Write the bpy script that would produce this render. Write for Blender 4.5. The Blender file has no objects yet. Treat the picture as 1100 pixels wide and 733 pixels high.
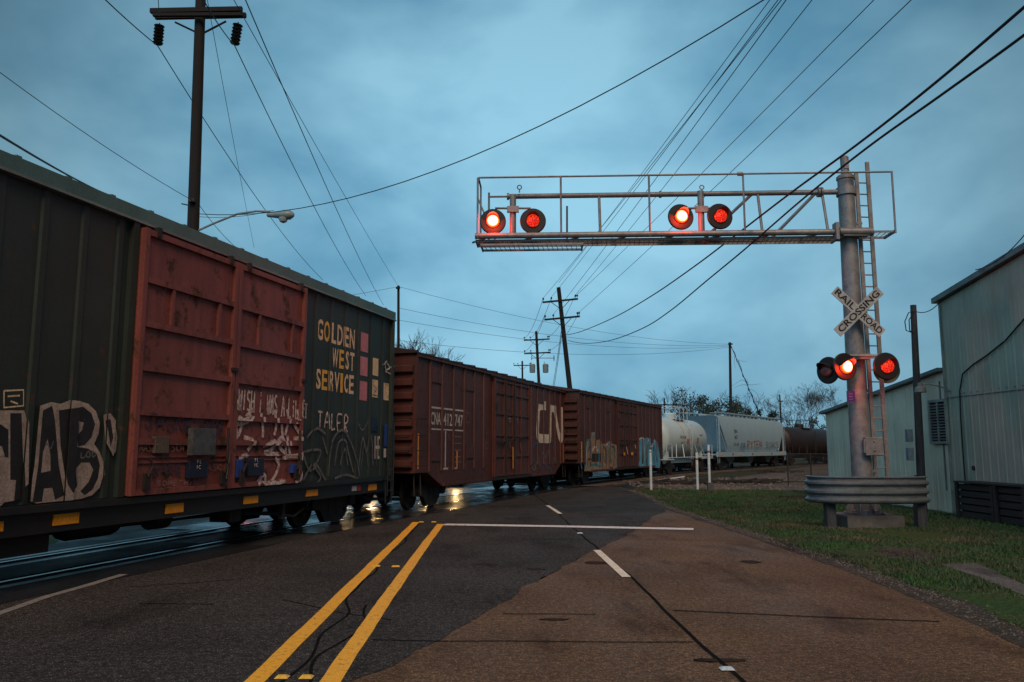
import bpy, bmesh, math, random
from mathutils import Vector, Matrix
from mathutils import noise as mn
random.seed(7)
R = math.radians
scene = bpy.context.scene
col = scene.collection

# ------------------------------------------------------------------ camera
F, HY, CX, CY, CH = 872.0, 482.0, 550.0, 366.5, 1.7
TH = math.atan((HY - CY) / F); CT, ST = math.cos(TH), math.sin(TH)
cam = bpy.data.cameras.new('camera'); camo = bpy.data.objects.new('camera', cam); col.objects.link(camo)
cam.sensor_width = 36; cam.lens = 36 * F / 1100; cam.clip_end = 5000; cam.clip_start = 0.05
camo.location = (0, 0, CH); camo.rotation_euler = (R(90) + TH, 0, 0)
scene.camera = camo
# ------------------------------------------------------------------ world (dusk, broken cloud)
W = bpy.data.worlds.new('World'); scene.world = W; W.use_nodes = True
nt = W.node_tree; N = nt.nodes; Lk = nt.links; N.clear()
SUN_EL, SUN_AZ = R(44), R(170)      # azimuth clockwise from +Y : behind camera, to the right
out = N.new('ShaderNodeOutputWorld'); bg = N.new('ShaderNodeBackground'); Lk.new(bg.outputs[0], out.inputs[0])
sky = N.new('ShaderNodeTexSky'); sky.sky_type = 'NISHITA'; sky.sun_disc = False
sky.sun_elevation = SUN_EL; sky.sun_rotation = SUN_AZ; sky.air_density = 1.5; sky.dust_density = 2.0; sky.ozone_density = 3
tc = N.new('ShaderNodeTexCoord')
sep = N.new('ShaderNodeSeparateXYZ'); Lk.new(tc.outputs['Generated'], sep.inputs[0])
def mth(op, a, b=None, clamp=False, nodes=N, links=Lk):
    m = nodes.new('ShaderNodeMath'); m.operation = op; m.use_clamp = clamp
    for i, v in enumerate((a, b)):
        if v is None: continue
        if isinstance(v, (int, float)): m.inputs[i].default_value = v
        else: links.new(v, m.inputs[i])
    return m.outputs[0]
# cloud layer: noise on the direction projected to a plane overhead
zc = mth('ADD', mth('MAXIMUM', sep.outputs[2], 0.0), 0.28)
comb = N.new('ShaderNodeMapping'); comb.inputs['Scale'].default_value = (1.0, 1.0, 1.7); comb.inputs['Location'].default_value = (3.1, 0.4, 1.7)
Lk.new(tc.outputs['Generated'], comb.inputs[0])
n1 = N.new('ShaderNodeTexNoise'); n1.inputs['Scale'].default_value = 3.0; n1.inputs['Detail'].default_value = 6
n1.inputs['Roughness'].default_value = 0.45; n1.inputs['Distortion'].default_value = 0.4; Lk.new(comb.outputs[0], n1.inputs['Vector'])
n2 = N.new('ShaderNodeTexNoise'); n2.inputs['Scale'].default_value = 8.0; n2.inputs['Detail'].default_value = 4
Lk.new(comb.outputs[0], n2.inputs['Vector'])
cl = mth('ADD', mth('MULTIPLY', n1.outputs[0], 0.75), mth('MULTIPLY', n2.outputs[0], 0.25))
cr = N.new('ShaderNodeValToRGB'); e = cr.color_ramp.elements
e[0].position = 0.39; e[0].color = (0.080, 0.225, 0.340, 1); e[1].position = 0.62; e[1].color = (0.205, 0.410, 0.530, 1)
Lk.new(cl, cr.inputs[0])
# dusk glow, brightest low and ahead, dark overhead and to the sides
dotn = N.new('ShaderNodeVectorMath'); dotn.operation = 'DOT_PRODUCT'; Lk.new(tc.outputs['Generated'], dotn.inputs[0])
gv = Vector((0.02, 1.0, 0.20)).normalized(); dotn.inputs[1].default_value = gv
mr = N.new('ShaderNodeMapRange'); mr.inputs['From Min'].default_value = 0.74; mr.inputs['From Max'].default_value = 1.0
mr.inputs['To Min'].default_value = 0.26; mr.inputs['To Max'].default_value = 1.38; mr.clamp = True
Lk.new(dotn.outputs['Value'], mr.inputs[0])
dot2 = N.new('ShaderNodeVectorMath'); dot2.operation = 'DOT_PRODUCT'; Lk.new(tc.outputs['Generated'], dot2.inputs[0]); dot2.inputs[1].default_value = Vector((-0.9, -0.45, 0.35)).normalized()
mr2 = N.new('ShaderNodeMapRange'); mr2.inputs['From Min'].default_value = 0.30; mr2.inputs['From Max'].default_value = 1.0; mr2.inputs['To Min'].default_value = 0.0; mr2.inputs['To Max'].default_value = 1.5; mr2.clamp = True  # added sky glow behind left, out of view, brightening building wall and mast
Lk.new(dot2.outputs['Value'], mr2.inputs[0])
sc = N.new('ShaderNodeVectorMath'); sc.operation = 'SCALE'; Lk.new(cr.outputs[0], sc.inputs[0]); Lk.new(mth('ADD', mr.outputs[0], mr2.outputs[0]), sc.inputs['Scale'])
sc2 = N.new('ShaderNodeVectorMath'); sc2.operation = 'SCALE'; Lk.new(sc.outputs[0], sc2.inputs[0]); sc2.inputs['Scale'].default_value = 11.2
mix = N.new('ShaderNodeMix'); mix.data_type = 'RGBA'; mix.inputs[0].default_value = 0.93
Lk.new(sky.outputs[0], mix.inputs[6]); Lk.new(sc2.outputs[0], mix.inputs[7])
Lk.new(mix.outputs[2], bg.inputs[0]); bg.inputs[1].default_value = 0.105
# ------------------------------------------------------------------ soft warm light from behind the camera
sl = bpy.data.lights.new('sun', 'SUN'); so = bpy.data.objects.new('sun', sl); col.objects.link(so)
sl.energy = 2.0; sl.angle = R(28); sl.color = (1.0, 0.68, 0.45)
so.rotation_euler = Vector((-math.sin(SUN_AZ) * math.cos(SUN_EL), -math.cos(SUN_AZ) * math.cos(SUN_EL), -math.sin(SUN_EL))).to_track_quat('-Z', 'Y').to_euler()
vs = scene.view_settings; vs.view_transform = 'Standard'; vs.look = 'None'; vs.exposure = 0.0; vs.gamma = 1; vs.use_curve_mapping = False
scene.render.engine = 'CYCLES'

# ------------------------------------------------------------------ picture-to-world measuring helpers (1100x733 photo pixels)
def ray(px, py):
    u = (px - CX) / F; v = (CY - py) / F
    return (u, CT - v * ST, ST + v * CT)
def at(px, py, Y):
    r = ray(px, py); k = Y / r[1]; return Vector((r[0] * k, Y, CH + r[2] * k))
def atz(px, py, z):
    r = ray(px, py); k = (z - CH) / r[2]; return Vector((r[0] * k, r[1] * k, z))
def gd(px, py, z=0.0): return atz(px, py, z)

# ------------------------------------------------------------------ materials
def newmat(name):
    m = bpy.data.materials.new(name); m.use_nodes = True
    n = m.node_tree.nodes; l = m.node_tree.links
    return m, n, l, n['Principled BSDF']
def ramp(n, pts):
    r = n.new('ShaderNodeValToRGB'); els = r.color_ramp.elements
    while len(els) < len(pts): els.new(0.5)
    for el, (p, c) in zip(els, pts): el.position = p; el.color = (*c, 1) if len(c) == 3 else c
    return r
def mat(name, base, dark=None, scale=3.0, rough=0.6, metal=0.0, stretch=(1, 1, 1), amt=(0.35, 0.65), fine=40, bump=0.15, spec=0.5, rough2=None):
    """weathered surface: base mixed to a second tone by noise, fine grain on top"""
    m, n, l, b = newmat(name)
    if dark is None: dark = tuple(c * 0.55 for c in base)
    t = n.new('ShaderNodeTexCoord'); mp = n.new('ShaderNodeMapping'); mp.inputs['Scale'].default_value = stretch
    l.new(t.outputs['Object'], mp.inputs[0])
    a = n.new('ShaderNodeTexNoise'); a.inputs['Scale'].default_value = scale; a.inputs['Detail'].default_value = 8; a.inputs['Roughness'].default_value = 0.65
    l.new(mp.outputs[0], a.inputs['Vector'])
    r = ramp(n, [(amt[0], base), (amt[1], dark)]); l.new(a.outputs[0], r.inputs[0])
    f = n.new('ShaderNodeTexNoise'); f.inputs['Scale'].default_value = fine; f.inputs['Detail'].default_value = 4; l.new(t.outputs['Object'], f.inputs['Vector'])
    fr = ramp(n, [(0.3, (0.72, 0.72, 0.72)), (0.7, (1.2, 1.2, 1.2))]); l.new(f.outputs[0], fr.inputs[0])
    x = n.new('ShaderNodeMix'); x.data_type = 'RGBA'; x.blend_type = 'MULTIPLY'; x.inputs[0].default_value = 1
    l.new(r.outputs[0], x.inputs[6]); l.new(fr.outputs[0], x.inputs[7]); l.new(x.outputs[2], b.inputs['Base Color'])
    b.inputs['Roughness'].default_value = rough; b.inputs['Metallic'].default_value = metal; b.inputs['Specular IOR Level'].default_value = spec
    if rough2 is not None:
        rr = n.new('ShaderNodeMapRange'); rr.inputs['From Min'].default_value = amt[0]; rr.inputs['From Max'].default_value = amt[1]
        rr.inputs['To Min'].default_value = rough; rr.inputs['To Max'].default_value = rough2; l.new(a.outputs[0], rr.inputs[0]); l.new(rr.outputs[0], b.inputs['Roughness'])
    if bump:
        bp = n.new('ShaderNodeBump'); bp.inputs['Strength'].default_value = bump; bp.inputs['Distance'].default_value = 0.02
        l.new(f.outputs[0], bp.inputs['Height']); l.new(bp.outputs[0], b.inputs['Normal'])
    return m
def rusty(name, base, rust=(0.10, 0.035, 0.015), dirt=(0.02, 0.018, 0.015), thresh=(0.56, 0.64), rough=0.55, streak=0.6):
    """painted steel: vertical grime streaks, rust scabs, faded patches"""
    m, n, l, b = newmat(name)
    t = n.new('ShaderNodeTexCoord')
    def nz(scale, stretch, det=8, ro=0.65):
        mp = n.new('ShaderNodeMapping'); mp.inputs['Scale'].default_value = stretch; l.new(t.outputs['Object'], mp.inputs[0])
        a = n.new('ShaderNodeTexNoise'); a.inputs['Scale'].default_value = scale; a.inputs['Detail'].default_value = det; a.inputs['Roughness'].default_value = ro
        l.new(mp.outputs[0], a.inputs['Vector']); return a.outputs[0]
    def mx(fac, a, c, mode='MIX'):
        x = n.new('ShaderNodeMix'); x.data_type = 'RGBA'; x.blend_type = mode
        if isinstance(fac, (int, float)): x.inputs[0].default_value = fac
        else: l.new(fac, x.inputs[0])
        for s, v in ((6, a), (7, c)):
            if isinstance(v, tuple): x.inputs[s].default_value = (*v, 1)
            else: l.new(v, x.inputs[s])
        return x.outputs[2]
    fade = ramp(n, [(0.3, tuple(c * 0.78 for c in base)), (0.7, tuple(min(1, c * 1.22 + .004) for c in base))]); l.new(nz(0.7, (1, 1, 1)), fade.inputs[0])
    st = ramp(n, [(0.45, (0, 0, 0)), (0.78, (streak, streak, streak))]); l.new(nz(2.2, (3.2, 3.2, 0.22)), st.inputs[0])
    c1 = mx(st.outputs[0], fade.outputs[0], dirt)
    ru = ramp(n, [(thresh[0], (0, 0, 0)), (thresh[1], (1, 1, 1))]); l.new(nz(2.6, (1, 1, 0.8), 12, 0.72), ru.inputs[0])
    c2 = mx(ru.outputs[0], c1, rust)
    g = ramp(n, [(0.3, (0.82, 0.82, 0.82)), (0.7, (1.14, 1.14, 1.14))]); l.new(nz(30, (1, 1, 1), 4), g.inputs[0])
    c3 = mx(1.0, c2, g.outputs[0], 'MULTIPLY')
    l.new(c3, b.inputs['Base Color'])
    rr = n.new('ShaderNodeMapRange'); rr.inputs['To Min'].default_value = rough; rr.inputs['To Max'].default_value = 0.9; l.new(ru.outputs[0], rr.inputs[0]); l.new(rr.outputs[0], b.inputs['Roughness'])
    bp = n.new('ShaderNodeBump'); bp.inputs['Strength'].default_value = 0.25; bp.inputs['Distance'].default_value = 0.03; l.new(nz(3.0, (1, 1, 1), 6), bp.inputs['Height']); l.new(bp.outputs[0], b.inputs['Normal'])
    return m
def emis(name, c, s):
    m, n, l, b = newmat(name); b.inputs['Base Color'].default_value = (*c, 1); b.inputs['Emission Color'].default_value = (*c, 1); b.inputs['Emission Strength'].default_value = s
    return m

M = {}
M['green'] = rusty('green_paint', (0.019, 0.033, 0.028), thresh=(0.60, 0.68), streak=0.55)
M['greenroof'] = rusty('green_roof', (0.07, 0.15, 0.15), thresh=(0.66, 0.72), streak=0.2)
M['red'] = rusty('door_red', (0.20, 0.056, 0.048), rust=(0.055, 0.026, 0.017), thresh=(0.545, 0.63), streak=0.55)
M['brown'] = rusty('oxide_brown', (0.092, 0.027, 0.022), rust=(0.055, 0.02, 0.012), thresh=(0.55, 0.66), streak=0.55)
M['brown2'] = rusty('oxide_brown_dull', (0.070, 0.023, 0.020), rust=(0.05, 0.02, 0.012), thresh=(0.54, 0.66), streak=0.65)
M['brownroof'] = rusty('brown_roof', (0.045, 0.020, 0.020), streak=0.2)
M['black'] = mat('black_steel', (0.012, 0.012, 0.013), (0.028, 0.018, 0.013), rough=0.65)
M['sill'] = mat('sill_paint', (0.007, 0.011, 0.015), (0.016, 0.016, 0.016), rough=0.5, scale=2)
M['wheel'] = mat('wheel_steel', (0.035, 0.022, 0.017), (0.015, 0.012, 0.011), rough=0.6, metal=0.2)
M['tread'] = mat('wheel_tread', (0.25, 0.24, 0.23), rough=0.3, metal=0.9)
M['galv'] = mat('galvanised', (0.27, 0.265, 0.27), (0.17, 0.165, 0.17), scale=5, rough=0.5, metal=0.35, fine=60, bump=0.05)
M['galvrail'] = mat('guardrail_zinc', (0.17, 0.20, 0.22), (0.10, 0.115, 0.125), scale=4, rough=0.5, metal=0.4, stretch=(1, 1, 3))
M['concrete'] = mat('concrete_block', (0.13, 0.125, 0.12), (0.07, 0.07, 0.065), scale=4, rough=0.9)
M['timber'] = mat('pole_timber', (0.012, 0.012, 0.013), (0.007, 0.007, 0.008), scale=6, stretch=(4, 4, 0.3), rough=0.9)
M['greywood'] = mat('weathered_timber', (0.042, 0.046, 0.052), (0.022, 0.024, 0.028), scale=6, stretch=(4, 4, 0.3), rough=0.9)
M['postwood'] = mat('guard_post', (0.05, 0.058, 0.064), (0.028, 0.03, 0.034), scale=6, stretch=(3, 3, 0.4), rough=0.9)
M['darkwood'] = mat('dark_crate_wood', (0.035, 0.026, 0.022), (0.015, 0.012, 0.011), scale=5, stretch=(1, .4, 4), rough=0.85)
M['wire'] = mat('cable_black', (0.006, 0.006, 0.007), rough=0.7, bump=0)
M['insul'] = mat('insulator_porcelain', (0.03, 0.022, 0.02), rough=0.25, bump=0)
M['lampgrey'] = mat('lamp_housing', (0.26, 0.36, 0.40), rough=0.4, bump=0)
M['glass'] = mat('lamp_refractor', (0.40, 0.50, 0.53), rough=0.1, bump=0)
M['xfmr'] = mat('transformer_grey', (0.22, 0.30, 0.34), rough=0.5)
M['white'] = mat('white_paint', (0.58, 0.66, 0.72), (0.44, 0.48, 0.50), scale=6, rough=0.5)
M['cream'] = mat('cream_decal', (0.78, 0.58, 0.36), (0.34, 0.26, 0.18), scale=9, rough=0.6, amt=(.5, .72))
M['gold'] = mat('yellow_decal', (0.85, 0.50, 0.05), (0.7, 0.4, 0.05), scale=5, rough=0.5)
M['pink'] = mat('pink_decal', (0.60, 0.23, 0.28), (0.45, 0.18, 0.22), scale=3, rough=0.6)
M['orange'] = mat('reflector_yellow', (0.90, 0.36, 0.015), (0.75, 0.28, 0.01), scale=5, rough=0.35)
M['navy'] = mat('navy_plate', (0.008, 0.016, 0.05), rough=0.5)
M['blue'] = mat('blue_plate', (0.02, 0.07, 0.35), rough=0.5)
M['redplate'] = mat('red_plate', (0.5, 0.03, 0.03), rough=0.4)
M['chalk'] = mat('chalk_paint', (0.66, 0.58, 0.58), (0.26, 0.14, 0.13), scale=14, rough=0.9, amt=(0.45, 0.65))
M['chalkdim'] = mat('faded_chalk', (0.28, 0.18, 0.17), (0.2, 0.08, 0.07), scale=14, rough=0.9)
M['greychalk'] = mat('grey_spray', (0.16, 0.17, 0.18), (0.07, 0.08, 0.08), scale=6, rough=0.9)
M['graf_white'] = mat('spray_cream', (0.40, 0.33, 0.29), (0.22, 0.17, 0.15), scale=4, rough=0.8, amt=(.4, .75))
M['graf_black'] = mat('spray_black', (0.008, 0.010, 0.012), (0.018, 0.02, 0.02), scale=4, rough=0.5)
M['graf_blue'] = mat('spray_navy', (0.02, 0.03, 0.075), (0.06, 0.03, 0.05), scale=8, rough=0.8)
M['cyan'] = mat('spray_cyan', (0.12, 0.42, 0.58), (0.06, 0.25, 0.42), scale=3, rough=0.7)
M['tan'] = mat('spray_tan', (0.34, 0.23, 0.14), (0.20, 0.13, 0.09), scale=4, rough=0.7)
M['teal'] = mat('spray_teal', (0.06, 0.20, 0.19), rough=0.7)
M['stencil'] = mat('stencil_white', (0.62, 0.57, 0.53), (0.38, 0.32, 0.29), scale=9, rough=0.7, amt=(.45, .8))
M['greyplate'] = mat('grey_plate', (0.045, 0.052, 0.055), (0.09, 0.10, 0.11), scale=9, rough=0.5)
M['tankwhite'] = mat('tank_white', (0.47, 0.60, 0.64), (0.42, 0.50, 0.50), scale=1.2, rough=0.4, amt=(.5, .8), stretch=(1, 1, .6))
M['tankband'] = mat('tank_rust_band', (0.36, 0.24, 0.13), (0.5, 0.42, 0.32), scale=6, rough=0.7)
M['hopper'] = mat('hopper_grey', (0.29, 0.43, 0.51), (0.25, 0.36, 0.43), scale=1.0, rough=0.5, stretch=(2, 2, .3), amt=(.4, .8))
M['hopperdark'] = mat('hopper_dark_steel', (0.10, 0.11, 0.11), rough=0.7)  # dark grey steel for the bays and centre sill
M['tankdark'] = mat('tank_rust_dark', (0.026, 0.013, 0.011), (0.012, 0.010, 0.010), scale=1.0, rough=0.55)
M['graf_red'] = mat('spray_red', (0.45, 0.10, 0.08), rough=0.7)
M['darktext'] = mat('stencil_black', (0.05, 0.06, 0.07), rough=0.7)
M['signface'] = mat('sign_white', (0.40, 0.41, 0.42), (0.26, 0.26, 0.27), scale=5, amt=(.42, .7), rough=0.5, bump=0)
M['signblack'] = mat('sign_black', (0.012, 0.012, 0.014), rough=0.5, bump=0)
M['purple'] = mat('purple_sign', (0.06, 0.03, 0.22), rough=0.4)
M['signalblack'] = mat('signal_black', (0.009, 0.008, 0.009), rough=0.55, bump=0)
M['metalroof'] = mat('roof_metal', (0.16, 0.17, 0.17), (0.09, 0.09, 0.09), scale=3, rough=0.5)
M['window'] = mat('dark_glass', (0.012, 0.014, 0.016), rough=0.15, bump=0)
M['trim'] = mat('window_trim', (0.28, 0.30, 0.27), rough=0.6)
M['box'] = mat('meter_box', (0.16, 0.24, 0.30), rough=0.5)
M['bark'] = mat('bark', (0.055, 0.045, 0.040), (0.03, 0.025, 0.022), rough=0.95, scale=5)
M['leafdark'] = mat('leaf_dark', (0.020, 0.040, 0.022), (0.012, 0.022, 0.016), rough=0.8, scale=1.5, bump=0)
M['leafbrown'] = mat('leaf_dry', (0.045, 0.036, 0.030), (0.025, 0.022, 0.02), rough=0.9, scale=2, bump=0)

def corrugated(name, base):
    m, n, l, b = newmat(name)
    t = n.new('ShaderNodeTexCoord')
    a = n.new('ShaderNodeTexNoise'); a.inputs['Scale'].default_value = 0.9; a.inputs['Detail'].default_value = 8; l.new(t.outputs['Object'], a.inputs['Vector'])
    r = ramp(n, [(0.35, base), (0.75, tuple(c * 0.72 for c in base))]); l.new(a.outputs[0], r.inputs[0])
    mp = n.new('ShaderNodeMapping'); mp.inputs['Scale'].default_value = (2, 2, .18); l.new(t.outputs['Object'], mp.inputs[0])
    st = n.new('ShaderNodeTexNoise'); st.inputs['Scale'].default_value = 2.4; st.inputs['Detail'].default_value = 9; l.new(mp.outputs[0], st.inputs['Vector'])
    sr = ramp(n, [(.50, (1, 1, 1)), (.80, (.84, .80, .76))]); l.new(st.outputs[0], sr.inputs[0])
    x = n.new('ShaderNodeMix'); x.data_type = 'RGBA'; x.blend_type = 'MULTIPLY'; x.inputs[0].default_value = 1; l.new(r.outputs[0], x.inputs[6]); l.new(sr.outputs[0], x.inputs[7]); l.new(x.outputs[2], b.inputs['Base Color'])
    b.inputs['Roughness'].default_value = 0.6
    return m
M['siding'] = corrugated('ribbed_siding', (0.72, 0.60, 0.47))
M['siding2'] = corrugated('ribbed_siding_tall', (0.36, 0.345, 0.275))

def ground_mat(name, c1, c2, speck, grain=160, big=0.5, rough=(0.55, 0.8), bump=0.5, stain=(0.3, 0.3, 0.3), bdist=0.006, ripple=0.0, metal=0, specl=0.12):
    m, n, l, b = newmat(name)
    t = n.new('ShaderNodeTexCoord')
    def nz(s, det=6, ro=.6, typ='N', st=(1, 1, 1)):
        mp = n.new('ShaderNodeMapping'); mp.inputs['Scale'].default_value = st; l.new(t.outputs['Object'], mp.inputs[0])
        a = n.new('ShaderNodeTexNoise' if typ == 'N' else 'ShaderNodeTexVoronoi'); a.inputs['Scale'].default_value = s
        if typ == 'N': a.inputs['Detail'].default_value = det; a.inputs['Roughness'].default_value = ro
        l.new(mp.outputs[0], a.inputs['Vector']); return a.outputs[0]
    bigv = nz(big, 7, .6)
    r = ramp(n, [(0.35, c1), (0.68, c2)]); l.new(bigv, r.inputs[0])
    v = nz(grain, typ='V'); sr = ramp(n, [(0.0, speck), (0.26, (1, 1, 1)), (1.0, (0.6, 0.6, 0.6))]); l.new(v, sr.inputs[0])
    x = n.new('ShaderNodeMix'); x.data_type = 'RGBA'; x.blend_type = 'MULTIPLY'; x.inputs[0].default_value = 1; l.new(r.outputs[0], x.inputs[6]); l.new(sr.outputs[0], x.inputs[7])
    g = nz(grain * .35, 5, .7); gr = ramp(n, [(0.36, (0.6, 0.6, 0.6)), (0.5, (1, 1, 1)), (0.66, (1.5, 1.5, 1.5))]); l.new(g, gr.inputs[0])
    x2 = n.new('ShaderNodeMix'); x2.data_type = 'RGBA'; x2.blend_type = 'MULTIPLY'; x2.inputs[0].default_value = 1; l.new(x.outputs[2], x2.inputs[6]); l.new(gr.outputs[0], x2.inputs[7])
    s = nz(1.1, 9, .62, st=(1, .35, 1)); sr2 = ramp(n, [(0.53, (1, 1, 1)), (0.66, stain)]); l.new(s, sr2.inputs[0])
    x3 = n.new('ShaderNodeMix'); x3.data_type = 'RGBA'; x3.blend_type = 'MULTIPLY'; x3.inputs[0].default_value = 1; l.new(x2.outputs[2], x3.inputs[6]); l.new(sr2.outputs[0], x3.inputs[7])
    l.new(x3.outputs[2], b.inputs['Base Color'])
    rr = n.new('ShaderNodeMapRange'); rr.inputs['From Min'].default_value = .35; rr.inputs['From Max'].default_value = .65; rr.inputs['To Min'].default_value = rough[0]; rr.inputs['To Max'].default_value = rough[1]
    l.new(nz(0.8, 8, .6, st=(1, .5, 1)), rr.inputs[0]); l.new(rr.outputs[0], b.inputs['Roughness'])
    h = mth('ADD', v, g, nodes=n, links=l)
    if ripple: h = mth('ADD', h, mth('MULTIPLY', nz(2.2, 4, .5), ripple, nodes=n, links=l), nodes=n, links=l)
    bp = n.new('ShaderNodeBump'); bp.inputs['Strength'].default_value = bump; bp.inputs['Distance'].default_value = bdist; l.new(h, bp.inputs['Height']); l.new(bp.outputs[0], b.inputs['Normal'])
    b.inputs['Specular IOR Level'].default_value = specl
    return m
M['asphalt'] = ground_mat('asphalt', (0.058, 0.053, 0.052), (0.038, 0.035, 0.035), (8, 7.5, 7), grain=44, rough=(.65, .9), specl=.035, stain=(.6, .6, .6))
M['roadconc'] = ground_mat('worn_concrete', (0.155, 0.094, 0.058), (0.100, 0.061, 0.040), (5, 4.6, 4), specl=.07, grain=52, rough=(.6, .85), stain=(.55, .5, .5))
M['wet'] = ground_mat('wet_asphalt', (0.030, 0.030, 0.032), (0.018, 0.018, 0.02), (1.3, 1.3, 1.3), grain=60, rough=(.16, .5), bump=.6, bdist=.006, ripple=2.5, specl=.4)
M['wetpanel'] = ground_mat('puddled_crossing_panel', (0.022, 0.023, 0.026), (0.014, 0.014, 0.016), (1.2, 1.2, 1.2), grain=50, rough=(.14, .5), bump=.6, bdist=.008, ripple=3.0, specl=.4)
M['panel'] = ground_mat('wet_crossing_panel', (0.022, 0.023, 0.026), (0.014, 0.014, 0.016), (1.2, 1.2, 1.2), grain=50, rough=(.5, .75), bump=.7, bdist=.008, ripple=2.0, specl=.1)
M['soil'] = ground_mat('soil', (0.055, 0.045, 0.030), (0.035, 0.045, 0.02), (1.3, 1.2, 1.1), grain=30, big=.2, rough=(.9, .95))
M['turf'] = ground_mat('turf_soil', (0.035, 0.075, 0.022), (0.065, 0.065, 0.030), (1.1, 1.1, 1.0), grain=40, big=.6, rough=(.9, .95))
M['gravel'] = ground_mat('gravel', (0.17, 0.125, 0.10), (0.09, 0.07, 0.06), (2.0, 1.9, 1.8), grain=14, big=.4, rough=(.85, .95), bump=1, bdist=.05)
M['shoulder'] = ground_mat('gravel_shoulder', (0.085, 0.068, 0.055), (0.05, 0.042, 0.035), (2.2, 2.0, 1.9), grain=28, big=1.0, rough=(.85, .95), bump=1, bdist=.02)
M['slab'] = ground_mat('path_slab', (0.14, 0.13, 0.125), (0.09, 0.085, 0.08), (1.2, 1.2, 1.2), grain=60, rough=(.7, .9))
M['farroad'] = ground_mat('wet_far_asphalt', (0.038, 0.040, 0.042), (0.024, 0.026, 0.028), (1.3, 1.3, 1.3), grain=40, rough=(.4, .75), bump=.7, bdist=.008, ripple=2, specl=.13)
M['yellowline'] = mat('yellow_marking', (0.98, 0.45, 0.02), (0.30, 0.15, 0.04), scale=16, rough=0.55, fine=90, amt=(.54, .70), bump=.3)
M['whiteline'] = mat('white_marking', (0.80, 0.74, 0.72), (0.16, 0.15, 0.14), scale=14, rough=0.6, fine=90, amt=(.52, .68), bump=.3)
M['dimline'] = mat('worn_white_marking', (0.26, 0.24, 0.235), (0.13, 0.12, 0.12), scale=14, rough=0.7, fine=90, amt=(.4, .7), bump=.3)
M['creamline'] = mat('cream_marking', (0.88, 0.74, 0.58), (0.5, 0.42, 0.32), scale=9, rough=0.6, fine=90, amt=(.45, .75), bump=.3)
M['crack'] = mat('tar_seam', (0.012, 0.011, 0.011), rough=0.9, bump=0, spec=.03)
M['tar'] = mat('oil_stain', (0.030, 0.024, 0.021), (0.045, 0.03, 0.024), rough=0.9, bump=0, spec=.05, scale=9)
M['railtop'] = mat('rail_steel', (0.32, 0.32, 0.33), (0.16, 0.12, 0.10), scale=8, rough=0.22, metal=0.9, bump=0)
M['ties'] = mat('tie_timber', (0.035, 0.028, 0.024), rough=0.9)

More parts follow.
